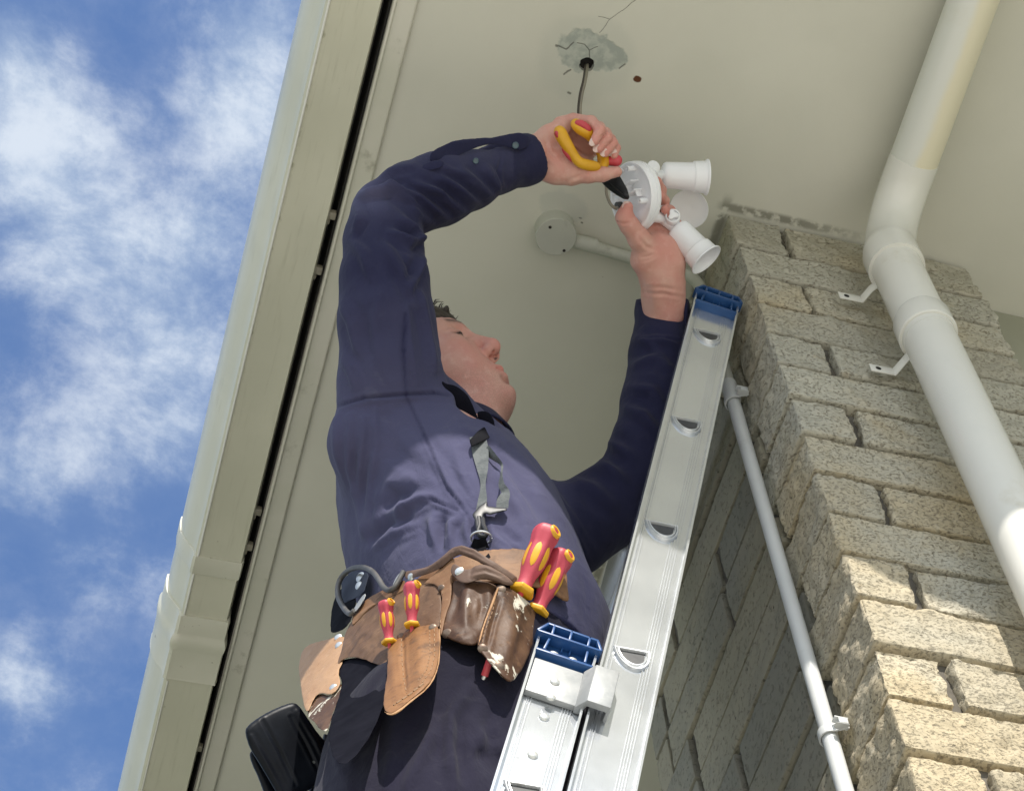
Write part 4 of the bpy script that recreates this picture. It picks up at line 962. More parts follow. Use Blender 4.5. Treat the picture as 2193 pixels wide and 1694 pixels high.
f.chain([H(.088, -.030, -.0680), H(.1005, -.014, -.0675), H(.106, 0, -.0675), H(.1005, .014, -.0675), H(.088, .030, -.0680)], [.0016, .0022, .0022, .0022, .0016], .002, 'sub')
f.cone(H(.098, -.012, -.088), H(.098, .012, -.088), .004, .004, .012, 'sub')
for s_ in (-1, 1):     # ears
    f.ell(H(-.012, s_ * .080, .000), HR, (.019, .006, .031), .006); f.ell(H(-.008, s_ * .087, .000), HR, (.010, .004, .018), .004, 'sub')
V, Q = f.mesh(); V = relax(V, Q, 1, .4)
L = (V - HC) @ HR.T; ff, ss, uu = L.T; sa = np.abs(ss)
at = {}
gs = lambda x, c, w_: np.exp(-((x - c) / w_) ** 2)
at['dark'] = np.clip(gs(uu, .0385 - .08 * np.clip(sa - .03, 0, 1) ** 1, .0042) * np.clip((sa - .010) / .006, 0, 1) * np.clip((.054 - sa) / .008, 0, 1) * (ff > .05) * .85
                     + gs(uu, .0088, .0030) * gs(sa, .034, .013) * (ff > .055) * 1.6 + gs(uu, .0190, .0014) * gs(sa, .036, .014) * (ff > .055) * .5
                     + (np.linalg.norm(L - np.stack([0 * ff + .107, np.sign(ss) * .0078, 0 * ff - .036], 1), axis=1) < .0046) * .85, 0, 1)
at['red'] = np.clip(gs(uu, -.068, .0090) * gs(sa, 0, .028) * (ff > .074) * 1.3 + gs(uu, -.025, .02) * gs(sa, 0, .016) * (ff > .095) * .55 + gs(uu, -.03, .03) * gs(sa, .05, .02) * .42 * (ff > .02) + .12, 0, 1)
at['stub'] = np.clip((-.045 - uu) / .03, 0, 1) * (ff > -.02) * .6 * (1 - at['red']); at['pale'] = gs(uu, .062, .02) * (ff > .05) * .3
parts = [(V, Q, at)]
HEAD = (V, Q)
# hands: c = pixels of the enlarged crop
cc = (.2964, 1100, 200)
def hp(x, y, d): return N(cc[1] + cc[0] * x, cc[2] + cc[0] * y, d)
def hr(r, d=3.3): return r * cc[0] * d / F
def hand(base, chains, lo, hi, h=.0014, subs=(), wrinkles=None):
    pts = [hp(x, y, base + dz) for ch in chains for (x, y, dz, r) in ch[0]]; P = np.array(pts); f = Fld(P.min(0) - .05, P.max(0) + .05, h)
    for ch, k in chains: f.chain([hp(x, y, base + dz) for x, y, dz, r in ch], [hr(r, base) for x, y, dz, r in ch], k)
    for ch, k in subs: f.chain([hp(x, y, base + dz) for x, y, dz, r in ch], [hr(r, base) for x, y, dz, r in ch], k, 'sub')
    V, Q = f.mesh(); V = relax(V, Q, 1, .4)
    return V, Q
FR = [[(330, 215, .016, 46), (430, 190, .006, 44), (560, 205, -.012, 43), (625, 268, -.030, 40), (585, 345, -.036, 34)],
      [(360, 220, .030, 46), (500, 205, .020, 44), (620, 250, .002, 43), (675, 320, -.018, 39), (612, 400, -.026, 33)],
      [(400, 235, .044, 46), (560, 230, .036, 44), (665, 290, .016, 42), (715, 360, -.006, 37), (662, 432, -.016, 32)],
      [(430, 260, .056, 44), (600, 260, .048, 42), (700, 335, .030, 39), (742, 398, .008, 33), (728, 450, -.002, 28)]]
RH = [([(-60, 490, 0, 150), (60, 475, 0, 142), (150, 455, .000, 128), (230, 440, .002, 112)], .01)] + \
     [([(150, 420, .002, 105), (260, 320, .008, 88), (360, 235, .014, 68)], .008), ([(180, 430, .01, 100), (330, 330, .028, 72), (420, 270, .040, 56)], .008), ([(200, 480, .0, 110), (330, 500, .000, 100), (430, 545, -.006, 84)], .010),
      ([(150, 510, 0, 108), (300, 560, -.002, 92), (420, 590, -.006, 78)], .010), ([(430, 575, -.006, 80), (540, 585, -.010, 60), (640, 588, -.012, 50), (745, 568, -.012, 40)], .007),
      ([(300, 420, .020, 70), (420, 450, .026, 56), (500, 500, .020, 48), (560, 560, .004, 40)], .008), ([(330, 330, .034, 58), (470, 400, .040, 48), (540, 480, .030, 38)], .008), ([(390, 260, .050, 62), (480, 330, .050, 62), (560, 420, .040, 50)], .008)] + [(c, .0032) for c in FR]
creasesR = [([(250, 330, -.030, 7), (300, 420, -.036, 7), (330, 560, -.036, 6)], .004)]
V, Q = hand(3.30, RH, None, None)
fsR = FoldSet()
for pts, a, wd in [([(230, 330), (250, 430), (330, 520)], -1.6, 4), ([(380, 640), (470, 600), (560, 560)], -1.0, 4), ([(150, 330), (165, 450), (160, 600)], -.8, 4), ([(185, 330), (200, 450), (190, 600)], -.7, 4), ([(540, 540), (560, 590), (550, 640)], -.8, 3), ([(660, 545), (668, 590), (660, 630)], -.8, 3),
                   ([(240, 470), (300, 480), (360, 520)], 1.2, 7), ([(250, 400), (280, 430), (330, 440)], 1.0, 6),
                   ([(590, 225), (610, 245), (590, 275)], -.8, 3), ([(650, 265), (665, 290), (640, 310)], -.8, 3), ([(590, 300), (625, 315), (650, 305)], -.7, 2.5), ([(640, 350), (670, 360), (695, 350)], -.7, 2.5)]: fsR.add(*cc, pts, a * .001, wd)
V = fsR.apply(V, Q, lambda P: .0006 * vnoise(P, 70, 2, 2))
def near_chain(V, segs, base, rad):
    m = np.zeros(len(V))
    for (x, y, dz, r) in segs: m = np.maximum(m, np.exp(-(np.linalg.norm(V - hp(x, y, base + dz), axis=1) / rad) ** 2))
    return m
atR = {'red': np.clip(near_chain(V, [c[-1] for c in FR] + [c[-2] for c in FR], 3.30, .014) * .75 + near_chain(V, [(300, 450, -.03, 0), (240, 440, -.03, 0)], 3.3, .018) * .35 + .05, 0, 1), 'pale': np.zeros(len(V)), 'dark': np.zeros(len(V)), 'stub': np.zeros(len(V))}
parts.append((V, Q, atR)); RHV = (V, Q)
LHB = 3.40
TH = [(980, 1150, -.004, 95), (905, 1050, -.022, 74), (838, 955, -.034, 62), (800, 895, -.040, 54), (822, 822, -.046, 42)]
LFg = [[(960, 1060, .010, 60), (1000, 940, .038, 46), (1050, 800, .040, 44), (1062, 700, .026, 42), (1035, 640, .004, 38)],
       [(1010, 1050, .016, 60), (1060, 930, .050, 46), (1080, 850, .052, 44), (1085, 780, .036, 42), (1060, 740, .012, 36)],
       [(1070, 1060, .018, 58), (1120, 960, .052, 45), (1140, 900, .052, 43), (1130, 850, .030, 40), (1095, 840, .006, 34)],
       [(1120, 1080, .016, 52), (1165, 1000, .044, 40), (1180, 950, .044, 38), (1160, 900, .028, 34), (1130, 890, .010, 30)]]
LH = [([(1085, 1600, .035, 150), (1082, 1480, .030, 148), (1078, 1400, .022, 145), (1060, 1330, .014, 140)], .012), ([(1060, 1330, .014, 120), (960, 1200, .000, 105), (960, 1110, .000, 90)], .012), ([(1110, 1340, .020, 120), (1120, 1220, .016, 112), (1110, 1120, .014, 88)], .012),
      ([(1050, 1300, .014, 130), (1040, 1180, .010, 120), (1040, 1080, .012, 80)], .012), (TH, .010)] + [(c, .004) for c in LFg]
V, Q = hand(LHB, LH, None, None)
fsL = FoldSet()
for pts, a, wd in [([(1040, 1140), (960, 1110), (900, 1040)], -1.5, 4), ([(1045, 1150), (970, 1180), (920, 1190)], -1.2, 3), ([(1050, 1165), (980, 1200), (930, 1215)], -1.0, 3), ([(920, 1440), (1080, 1450), (1240, 1480)], -1.0, 4), ([(930, 1400), (1080, 1405), (1230, 1420)], -.8, 4), ([(745, 930), (800, 945), (850, 930)], -1.0, 3), ([(1080, 1250), (1150, 1230), (1220, 1240)], 1.2, 10), ([(1010, 1380), (1020, 1480), (1030, 1560)], 1.6, 8), ([(1100, 1360), (1105, 1480), (1110, 1560)], -1.2, 8)]: fsL.add(*cc, pts, a * .001, wd)
V = fsL.apply(V, Q, lambda P: .0006 * vnoise(P, 70, 6, 2))
atL = {'red': np.clip(near_chain(V, [TH[-1]] + [c[-1] for c in LFg] + [c[-2] for c in LFg], LHB, .018) * .8 + near_chain(V, [(1100, 1130, -.01, 0)], LHB, .03) * .4 + .10, 0, 1), 'pale': np.zeros(len(V)), 'dark': np.zeros(len(V)), 'stub': np.zeros(len(V))}
parts.append((V, Q, atL))
# trunk and limbs under the clothes
f = Fld((.22, 1.15, 1.0), (.92, 1.9, 3.2), .0075)
sl, G = f.sub((.2, 1.3, 1.8), (.8, 1.9, 2.9)); f.comb(sl, np.maximum(torso_d(G, -.016), np.maximum(1.86 - G[..., 2], G[..., 2] - 2.79)), .02, 'add')
for L in (RA, RF[:-1], LU): p, r = nodes(L, .6); f.chain(p, r, .02)
p, r = nodes(LF[1:], .6); f.chain(p, r, .02)
for L in (RL, LL): f.chain([a for a, b in L], [b * .78 for a, b in L], .02)
V, Q = f.mesh(); parts.append((V, Q, {k: np.zeros(len(V)) for k in ('red', 'pale', 'dark', 'stub')}))
n = 0; AV, AQ, AT = [], [], {k: [] for k in ('red', 'pale', 'dark', 'stub')}
for V, Q, a in parts:
    AV.append(V); AQ.append(Q + n); n += len(V)
    for k in AT: AT[k].append(a[k])
npmesh('body', np.concatenate(AV), np.concatenate(AQ), MAT['skin'], person, {k: np.concatenate(v) for k, v in AT.items()})
# finger nails
simple('nail', (.70, .50, .44), (.74, .55, .49), 60, .3, coat=.3)
def nail(x, y, base, dz, ax2, ln=.0068, wd=.0052, out=None):
    c = hp(x, y, base + dz); d = hp(x + ax2[0], y + ax2[1], base + dz) - c; d /= np.linalg.norm(d); o = tocam(c) if out is None else out
    s_ = np.cross(d, o); s_ /= np.linalg.norm(s_); mb = MB(); V = []; n_ = 7
    for i in range(n_):
        for j in range(n_):
            a, b = (i / (n_ - 1) * 2 - 1), (j / (n_ - 1) * 2 - 1); b2 = b * math.sqrt(max(0, 1 - .35 * a * a)); a2 = a * math.sqrt(max(0, 1 - .45 * b * b)); V.append(c + d * a2 * ln + s_ * b2 * wd + o * (-.0026 * b2 * b2 - .0012 * a2 * a2))
    mb.add(V, [(i * n_ + j, i * n_ + j + 1, (i + 1) * n_ + j + 1, (i + 1) * n_ + j) for i in range(n_ - 1) for j in range(n_ - 1)])
    return mb.build('fingernail', MAT['nail'], person, angle=80)
T_hand = bvh(RHV)
for (x, y, ax2) in ((572, 352, (-40, 78)), (600, 398, (-50, 72)), (652, 428, (-45, 68)), (722, 432, (-8, 60))):
    u, v = cc[1] + cc[0] * x, cc[2] + cc[0] * y; d = hit(T_hand, u, v)
    if d is not None: nail(x, y, d, -.0004, ax2)
nail(812, 815, LHB - .046 - hr(42, LHB), .0016, (15, -60), .0075, .0062)
# ---- hair
f = Fld(HC - .19, HC + .20, .0026)
f.ell(H(-.014, 0, .047), HR, (.109, .089, .093), .01)
f.ell(H(.080, 0, -.058), HR, (.062, .110, .106), .010, 'sub')
f.cone(H(-.09, 0, -.075), H(.03, 0, -.10), .075, .075, .01, 'sub')
for a_ in np.linspace(-.055, .055, 9):
    b0 = H(.078 - abs(a_) * .45, a_, .074); f.cone(H(.02, a_ * .8, .108), b0, .018, .013, .006); f.cone(b0, b0 + HF * (.016 + .006 * math.sin(a_ * 300)) + HU * (.006 + .006 * math.cos(a_ * 210)), .012, .004, .004)
V, Q = f.mesh(); V = relax(V, Q, 1, .3); Nn = vnormals(V, Q); L = (V - HC) @ HR.T
st = vnoise(np.stack([L[:, 0] * .25, L[:, 1] * 2.2, L[:, 2] * .35], 1), 110, 5, 3); V = V + Nn * (st * .0020)[:, None]
hair = npmesh('hair', V, Q, MAT['hair_brown'], person)
rr = random.Random(3); mb = MB()
for i in range(170):
    a_ = rr.uniform(-.07, .07); b0 = H(rr.uniform(.03, .085), a_, rr.uniform(.085, .112) - abs(a_) * .25); dd = HF * rr.uniform(.006, .015) + HU * rr.uniform(-.004, .010) + HS * rr.uniform(-.010, .008)
    mb.tube([b0, b0 + dd * .5 + HU * .004, b0 + dd], [.0011, .0008, .0002], 4, cap=False)
mb.build('loose_strands', MAT['hair_brown'], hair)
# ================================================================ the light being wired, the cable and the cutters
simple('white_plastic', (.86, .86, .88), (.88, .88, .90), 8, .3, bs=.03, bsc=90)
simple('clear_plastic', (.80, .80, .80), rough=.4)
simple('yellow_grip', (.66, .33, .012), (.72, .38, .016), 30, .45, bs=.05)
simple('red_grip', (.48, .045, .06), (.55, .06, .075), 30, .45, bs=.08, bsc=300)
simple('pink_grip', (.44, .045, .07), (.50, .06, .09), 24, .5, bs=.08, bsc=300)
simple('tool_steel', (.045, .045, .048), (.07, .07, .075), 40, .32, metal=.8, dirt=(.16, .16, .17), dscale=60)
ccx, ccy, ccz = MC
def CV(a, b, c): v = a * ccx + b * ccy + c * ccz; return v / np.linalg.norm(v)
nb = CV(-.82, .08, -.56); AXF = -nb; BC = hp(845, 745, 3.385)
def BP(x, y, h=0.0): r = hp(x, y, 1.0); t = (BC @ nb) / (r @ nb); return r * t + nb * h
fx = thing('floodlight', 'white twin spotlight with round base and motion sensor held in his left hand', 'light fitting', BC - np.array([0, 0, .06]))
mb = MB(); mb.lathe(BC, AXF, [(.003, .0002), (.003, .047), (.0005, .0485), (.0, .0500), (.0, .0530), (.0025, .0548), (.0085, .0553), (.0090, .0545), (.0098, .0545), (.0103, .0556), (.0165, .0553), (.0200, .053), (.0235, .046), (.0255, .034), (.026, .0002)], 72, cap=False)
mb.build('base', MAT['white_plastic'], fx, angle=25)
def cyl(name, x, y, r, h, prof=None, h0=-.004):
    mb = MB(); mb.lathe(BP(x, y, h0), nb, prof or [(0, r), (h, r * .93), (h + .0006, r * .8), (h + .0006, r * .42), (h - .003, r * .40), (h - .003, .0002)], 20, cap=False); return mb.build(name, MAT['white_plastic'], fx, angle=40)
cyl('post', 862, 545, .0048, .0155); cyl('post', 948, 777, .0050, .0150); cyl('post', 742, 720, .0045, .012); cyl('post', 775, 560, .004, .008)
for (xa, ya, xb, yb, h_) in ((838, 668, 892, 628, .013), (850, 742, 918, 692, .013), (850, 640, 838, 706, .009), (905, 700, 918, 745, .008), (745, 765, 790, 905, .006)):
    a, b = BP(xa, ya), BP(xb, yb); d = (b - a) / np.linalg.norm(b - a); s_ = np.cross(d, nb); L = np.linalg.norm(b - a)
    m4 = Matrix((Vector(d), Vector(s_), Vector(nb))).transposed().to_4x4(); m4.translation = Vector(a); mb = MB(); mb.box((0, -.0011, -.003), (L, .0011, h_), mat=m4); mb.build('rib', MAT['white_plastic'], fx, bevel=.0004)
mb = MB(); a = BP(765, 812, .0); mb.lathe(a, nb, [(-.003, .0062), (.006, .0058), (.0065, .004)], 14); mb.build('terminal', MAT['dark_alu'], fx)
mb = MB(); mb.chain if False else None
hk = [BP(905, 960, -.004), BP(888, 948, .002), BP(868, 955, .004), BP(868, 985, .004)]; mb.tube(hk, [.0034, .003, .0028, .0022], 10); mb.build('hook_tab', MAT['white_plastic'], fx)
def lamp(x0, y0, d0, ax, name='lamp_holder'):
    o = hp(x0, y0, d0); mb = MB()
    mb.lathe(o, ax, [(-.012, .0068), (-.003, .0072), (-.002, .014), (.0005, .0188), (.004, .0212), (.010, .0216), (.0475, .0228), (.0485, .0234), (.050, .0252), (.0675, .0262), (.0690, .0272), (.0705, .0292), (.0725, .0296), (.0730, .0288), (.0722, .0272), (.069, .0248), (.050, .0222), (.012, .0200), (.010, .0002)], 56, cap=False)
    mb.lathe(o, ax, [(-.0121, .0002), (-.012, .0068)], 56, cap=False)
    return mb.build(name, MAT['white_plastic'], fx, angle=32)
AX1 = CV(.985, .035, .12); AX2 = CV(.62, .69, -.36)
lamp(1078, 592, 3.45, AX1); l2 = lamp(1178, 985, 3.425, AX2)
def joint(a, b, r0, r1): mb = MB(); mb.tube([a, b], [r0, r1], 20); mb.build('arm', MAT['white_plastic'], fx, angle=50)
joint(hp(1000, 890, 3.405), hp(1092, 903, 3.425), .0095, .0085); joint(hp(1098, 902, 3.428), hp(1168, 976, 3.424), .0125, .0095); joint(hp(1005, 600, 3.41), hp(1072, 592, 3.45), .009, .0085)
kc = hp(1150, 893, 3.408); ka = CV(-.05, -.30, -.95); mb = MB(); mb.lathe(kc, ka, [(-.012, .0115), (.004, .0120), (.0055, .0112), (.0055, .0095), (.002, .0085), (.002, .0002)], 28, cap=False); mb.build('knuckle', MAT['white_plastic'], fx, angle=40)
mb = MB(); n_ = 30; o = kc + ka * .003; a_ = np.cross(ka, ccy); a_ /= np.linalg.norm(a_); b_ = np.cross(ka, a_)
for k_, hh_ in enumerate((0, .007)): mb.v += [tuple(o + ka * hh_ + (a_ * math.cos(t) + b_ * math.sin(t)) * (.0072 + .0022 * math.cos(3 * t + .6))) for t in np.linspace(0, 2 * math.pi, n_, endpoint=False)]
mb.f += [(k, (k + 1) % n_, n_ + (k + 1) % n_, n_ + k) for k in range(n_)] + [tuple(range(n_)), tuple(range(n_, 2 * n_))]; mb.mi += [0] * (n_ + 2); mb.build('wing_nut', MAT['white_plastic'], fx, bevel=.0008)
mb = MB(); mb.lathe(hp(1010, 535, 3.418), CV(.3, -.2, -.9), [(-.002, .0002), (-.002, .0105), (.001, .0108), (.002, .009), (.0035, .0002)], 28, cap=False); mb.build('cover_cap', MAT['white_plastic'], fx, angle=40)
sc_ = hp(1268, 838, 3.475); sa_ = CV(-.30, .28, -.85); mb = MB(); mb.lathe(sc_, sa_, [(-.016, .0002), (-.015, .016), (-.010, .025), (-.002, .0312), (.0, .0322), (.0012, .0318), (.0, .0300), (-.004, .026), (-.008, .016), (-.010, .0002)], 48, cap=False); mb.build('sensor_dome', MAT['clear_plastic'], fx, angle=60)
mb = MB(); mb.tube([hp(1040, 800, 3.43), hp(1120, 835, 3.50), sc_ + sa_ * -.024], [.010, .009, .010], 18); mb.build('sensor_arm', MAT['white_plastic'], fx, angle=50)

cab = thing('supply_cable', 'grey flat cable hanging from the hole in the soffit down to the light', 'cable', PZ(1257, 139, SZ) - np.array([0, 0, .25]))
hp0 = PZ(1257, 139, SZ + .03); pts = [hp0, PZ(1258, 142, SZ), N(1254, 172, 3.43), N(1246, 205, 3.42), N(1243, 245, 3.41), N(1250, 300, 3.42), N(1278, 365, 3.40), hp(664, 655, 3.375), hp(672, 730, 3.362), hp(700, 800, 3.358), hp(738, 833, 3.366), BP(765, 826, .004)]
def smooth_path(P, n=6):
    P = [np.array(p) for p in P]; P = [2 * P[0] - P[1]] + P + [2 * P[-1] - P[-2]]; out = []
    for i in range(1, len(P) - 2):
        for t in np.linspace(0, 1, n, endpoint=False):
            out.append(.5 * ((2 * P[i]) + (-P[i - 1] + P[i + 1]) * t + (2 * P[i - 1] - 5 * P[i] + 4 * P[i + 1] - P[i + 2]) * t * t + (-P[i - 1] + 3 * P[i] - 3 * P[i + 1] + P[i + 2]) * t ** 3))
    return out + [P[-2]]
sp_ = smooth_path(pts); mb = MB(); mb.tube(sp_, .0025, 12); mb.build('sheath', MAT['cable_grey'], cab)
simple('cable_dark', (.05, .042, .032), rough=.55); off = CV(1, 0, 0) * -.0042
mb = MB(); mb.tube([p + off * .8 + CV(0, 0, -1) * .001 for p in sp_[:30]], .0020, 10); mb.build('dark_core', MAT['cable_dark'], cab)

# cutters
pl_ = thing('side_cutters', 'insulated side cutting pliers with yellow and red handles gripped in his right hand', 'pliers', hp(600, 560, 3.28) - np.array([0, 0, .05]))
def fchain(name, m, par, L, k=.004, h=.0012, squash=None, sub=None):
    L = [tuple(q) for q in smooth_path([np.array(q, float) for q in L], 5)] if len(L) > 2 else L; pts = [hp(x, y, 3.30 + dz) for x, y, dz, r in L]; rs = [hr(r) for x, y, dz, r in L]; P = np.array(pts); f = Fld(P.min(0) - .02, P.max(0) + .02, h); f.chain(pts, rs, k, squash=squash)
    if sub:
        for ss in sub: f.chain([hp(x, y, 3.30 + dz) for x, y, dz, r in ss], [hr(r) for x, y, dz, r in ss], .001, 'sub')
    V, Q = f.mesh(); V = relax(V, Q, 1, .3); return npmesh(name, V, Q, m, par)
HA = [(330, 272, -.038, 36), (352, 318, -.038, 38), (392, 385, -.038, 34), (428, 440, -.036, 28), (470, 495, -.034, 28), (525, 518, -.028, 32), (600, 530, -.02, 30)]
HB = [(448, 222, -.022, 36), (490, 258, -.026, 38), (548, 300, -.020, 34), (600, 370, .000, 30), (640, 440, .006, 32), (650, 490, .004, 36), (640, 540, -.006, 30)]
ha = fchain('handle', MAT['yellow_grip'], pl_, HA); hb_ = fchain('handle', MAT['yellow_grip'], pl_, HB)
fchain('grip_inlay', MAT['red_grip'], ha, [(318, 290, -.042, 25), (326, 310, -.042, 22)], .002); fchain('grip_inlay', MAT['red_grip'], ha, [(372, 400, -.036, 25), (400, 445, -.036, 24), (435, 485, -.032, 20)], .002)
fchain('grip_inlay', MAT['red_grip'], hb_, [(462, 215, -.030, 22), (500, 228, -.032, 25), (538, 262, -.028, 26)], .002)
fchain('guard', MAT['red_grip'], pl_, [(700, 490, .004, 38), (742, 486, .002, 44)], .003, squash=(ccz, 1.3))
jw = C(.2964, 1100, 200, [(632, 640), (690, 600), (765, 592), (792, 640), (820, 690), (838, 752), (828, 770), (795, 766), (740, 735), (690, 700), (655, 668)])
v_, q_ = puff(jw, lambda u, v: 3.300 + (v - 390) * .0006 + 0 * u, .007, .002, .01, rnd_=.0008, step=1.6, smooth=0); npmesh('jaws', v_, q_, MAT['tool_steel'], pl_)
jg = C(.2964, 1100, 200, [(700, 652), (760, 700), (822, 758), (818, 764), (750, 712), (695, 662)]); v_, q_ = puff(jg, lambda u, v: 3.2955 + (v - 390) * .0006 + 0 * u, .003, 0, .01, rnd_=.0004, step=1.2, smooth=0); npmesh('jaw_edge', v_, q_, MAT['dark_gap'], pl_)

# ================================================================ tool belt
def leather(name, c0, c1, c2, dark, paint=0.0, rough=.62, ds=.5):
    m, T, b, o = newmat(name); n = noise(T, o, 11, 6, .6, .5); n2 = noise(T, o, 34, 6, .62, .3); f_ = noise(T, o, 160, 5, .6)
    col = mixc(T, n.step(.34, .62), c0, c1); col = mixc(T, n2.step(.56, .75) * .7, col, c2); col = mixc(T, noise(T, o, 19, 7, .65, .8).step(ds + .03, ds + .2) * .75, col, dark)
    sc_ = noise(T, scaled(T, o, 60, 20, 90), 1.2, 6, .6).step(.60, .70); col = mixc(T, sc_ * .5, col, c2); col = mixc(T, noise(T, o, 70, 6, .7).step(.55, .68) * .45, col, dark)
    if paint:
        pm = (noise(T, scaled(T, o, 1, 1, .7), 38, 7, .68, .5) + (noise(T, o, 13, 3) - .5) * .6).step(.66 - paint * .12, .70 - paint * .12); col = mixc(T, pm * .9, col, (.62, .58, .48))
    put(T, b.inputs['Base Color'], col); put(T, b.inputs['Roughness'], n2 * .25 + (rough - .12)); b.inputs['Specular IOR Level'].default_value = .3
    bump(T, b, n2 * .5 + f_ * .35 - sc_ * .2, .6, .0022); MAT[name] = m
leather('belt_leather', (0.190, 0.096, 0.046), (0.240, 0.130, 0.066), (0.300, 0.180, 0.100), (0.085, 0.040, 0.018))
leather('brown_leather', (0.110, 0.056, 0.028), (0.160, 0.088, 0.046), (0.235, 0.135, 0.072), (0.040, 0.019, 0.009), 0, .58)
leather('holster_leather', (0.200, 0.088, 0.030), (0.250, 0.118, 0.044), (0.120, 0.068, 0.036), (0.062, 0.026, 0.010), 0, .52)
leather('tan_leather', (0.393, 0.225, 0.119), (0.442, 0.267, 0.147), (0.463, 0.302, 0.190), (0.295, 0.140, 0.063), 0, .5, .6)
leather('dark_leather', (0.066, 0.030, 0.015), (0.110, 0.056, 0.028), (0.175, 0.092, 0.046), (0.022, 0.010, 0.006), .55, .55)
leather('strap_leather', (0.105, 0.063, 0.045), (0.142, 0.087, 0.063), (0.168, 0.111, 0.079), (0.053, 0.029, 0.019), 0, .6)
simple('leather_edge', (.40, .22, .10), (.30, .15, .06), 60, .7, bs=.3)
simple('thread', (.22, .13, .07), (.30, .18, .10), 90, .8)
simple('steel_rivet', (.60, .60, .58), (.72, .72, .70), 120, .32, metal=.85); simple('dull_rivet', (.12, .08, .06), (.2, .15, .11), 120, .45, metal=.6)
simple('buckle_black', (.018, .019, .022), (.03, .03, .034), 30, .42, spec=.3)
simple('webbing', (.085, .095, .098), (.13, .14, .14), 60, .85, bs=.9, bd=.0012, bsc=300); simple('black_plastic', (.006, .006, .008), (.010, .010, .013), 30, .75, bs=.1, spec=.04)
def tool_mat():
    m, T, b, o = newmat('tool_black'); n = noise(T, o, 20, 5); spk = voro(T, o, 60).step(.16, .08) * noise(T, o, 22).step(.56, .64)
    put(T, b.inputs['Base Color'], mixc(T, spk * .8, mixc(T, n.step(.4, .7), (.004, .005, .008), (.007, .009, .014)), (.28, .29, .27))); put(T, b.inputs['Roughness'], n * .2 + .3); b.inputs['Specular IOR Level'].default_value = .16
    bump(T, b, noise(T, o, 260, 3), .15, .0006); MAT['tool_black'] = m
tool_mat()
simple('blue_steel', (.03, .036, .055), (.045, .052, .075), 30, .65, spec=.2)
bz0, bz1 = 2.098, 2.168
f = Fld((.26, 1.36, 2.05), (.70, 1.84, 2.22), .003); G = np.stack(np.meshgrid(*f.ax, indexing='ij'), -1)
tilt = (G[..., 0] - .46) * .05; dd = np.maximum(np.abs(torso_d(G, .0105)) - .0030, np.abs(G[..., 2] - (bz0 + bz1) / 2 - tilt) - (bz1 - bz0) / 2); dd = np.maximum(dd, G[..., 0] - .578)      # the front runs out of sight under the overhanging shirt
f.f = dd.astype(np.float32); V, Q = f.mesh(); V = relax(V, Q, 2, .4)
BELT = (V, Q)
tb = thing('tool_belt', 'worn brown leather tool belt with pouches round the man\'s waist', 'tool belt', (.48, 1.60, 2.0))
npmesh('belt', V, Q, MAT['belt_leather'], tb)
T_all = bvh((SH_V, SH_Q), (TR_V, TR_Q), BELT)
C4 = lambda P: C(.352, 600, 1100, P)
# one smooth reference surface through hip and belt for everything that hangs from the belt
REF = fitdepth(T_all, samp(C4([(350, 300), (700, 200), (1100, 200), (1450, 420), (1500, 900), (1250, 1100), (600, 1150), (350, 1000)]), 13), .0, 2)
def cl_ref(lift, extra=None):
    def fn(u, v):
        d = REF(u, v) - lift
        if extra is not None: d = d + extra(np.asarray(u, float), np.asarray(v, float))
        return d
    return fn
LAY = {}
def piece(name, poly, m, lift, t=.004, bulge=.008, R=.03, par=None, folds=None, extra=None, noise_=.0012, smooth=1, rnd_=.002, step=2.2):
    fn = cl_ref(lift, extra); P = C4(poly); v_, q_ = puff(P, fn, t, bulge, R, rnd_, step, folds=folds, extra=(lambda X: noise_ * vnoise(X, 38, len(name), 3)), smooth=smooth)
    o = npmesh(name, v_, q_, m, par or tb); LAY[name] = (v_, q_); return o, fn
def stitches(pts, tree, par, n=None, L=.0034, m='thread', r=.0006, gap=1.75):
    P = np.array(C4(pts)); seg = np.linalg.norm(np.diff(P, axis=0), axis=1); cum = np.concatenate([[0], np.cumsum(seg)]); stp = L * gap * F / 2.6; mb = MB(); s_ = 0; k = 0
    while s_ < cum[-1]:
        def at_(x): return np.array([np.interp(x, cum, P[:, 0]), np.interp(x, cum, P[:, 1])])
        a = at_(s_); b = at_(min(s_ + stp / gap, cum[-1])); da = hit(tree, *a); db = hit(tree, *b)
        if da and db and abs(da - db) < .012: mb.tube([PD(a[0], a[1], da - r * .3), PD(b[0], b[1], db - r * .3)], r, 6)
        s_ += stp
    if mb.v: mb.build('stitching', MAT[m], par)
def brivet(x, y, tree, par, r=.0045, m='steel_rivet'):
    u, v = C4([(x, y)])[0]; d = hit(tree, u, v)
    if d is None: return
    P = PD(u, v, d); h = tree.ray_cast(Vector((0, 0, 0)), Vector(tuple(P)).normalized()); nn = np.array(h[1]); nn = nn if nn @ P < 0 else -nn; nn = nn + tocam(P) * .6
    mb = MB(); mb.lathe(P, nn, [(-.001, r), (.0006, r), (.0014, r * .75), (.0017, r * .3), (.0017, .0002)], 16); mb.build('rivet', MAT[m], par, angle=50)
cyl_u = lambda c, w_, a: (lambda u, v: a * np.clip(((u - c) / w_), -1.3, 1.3) ** 2)
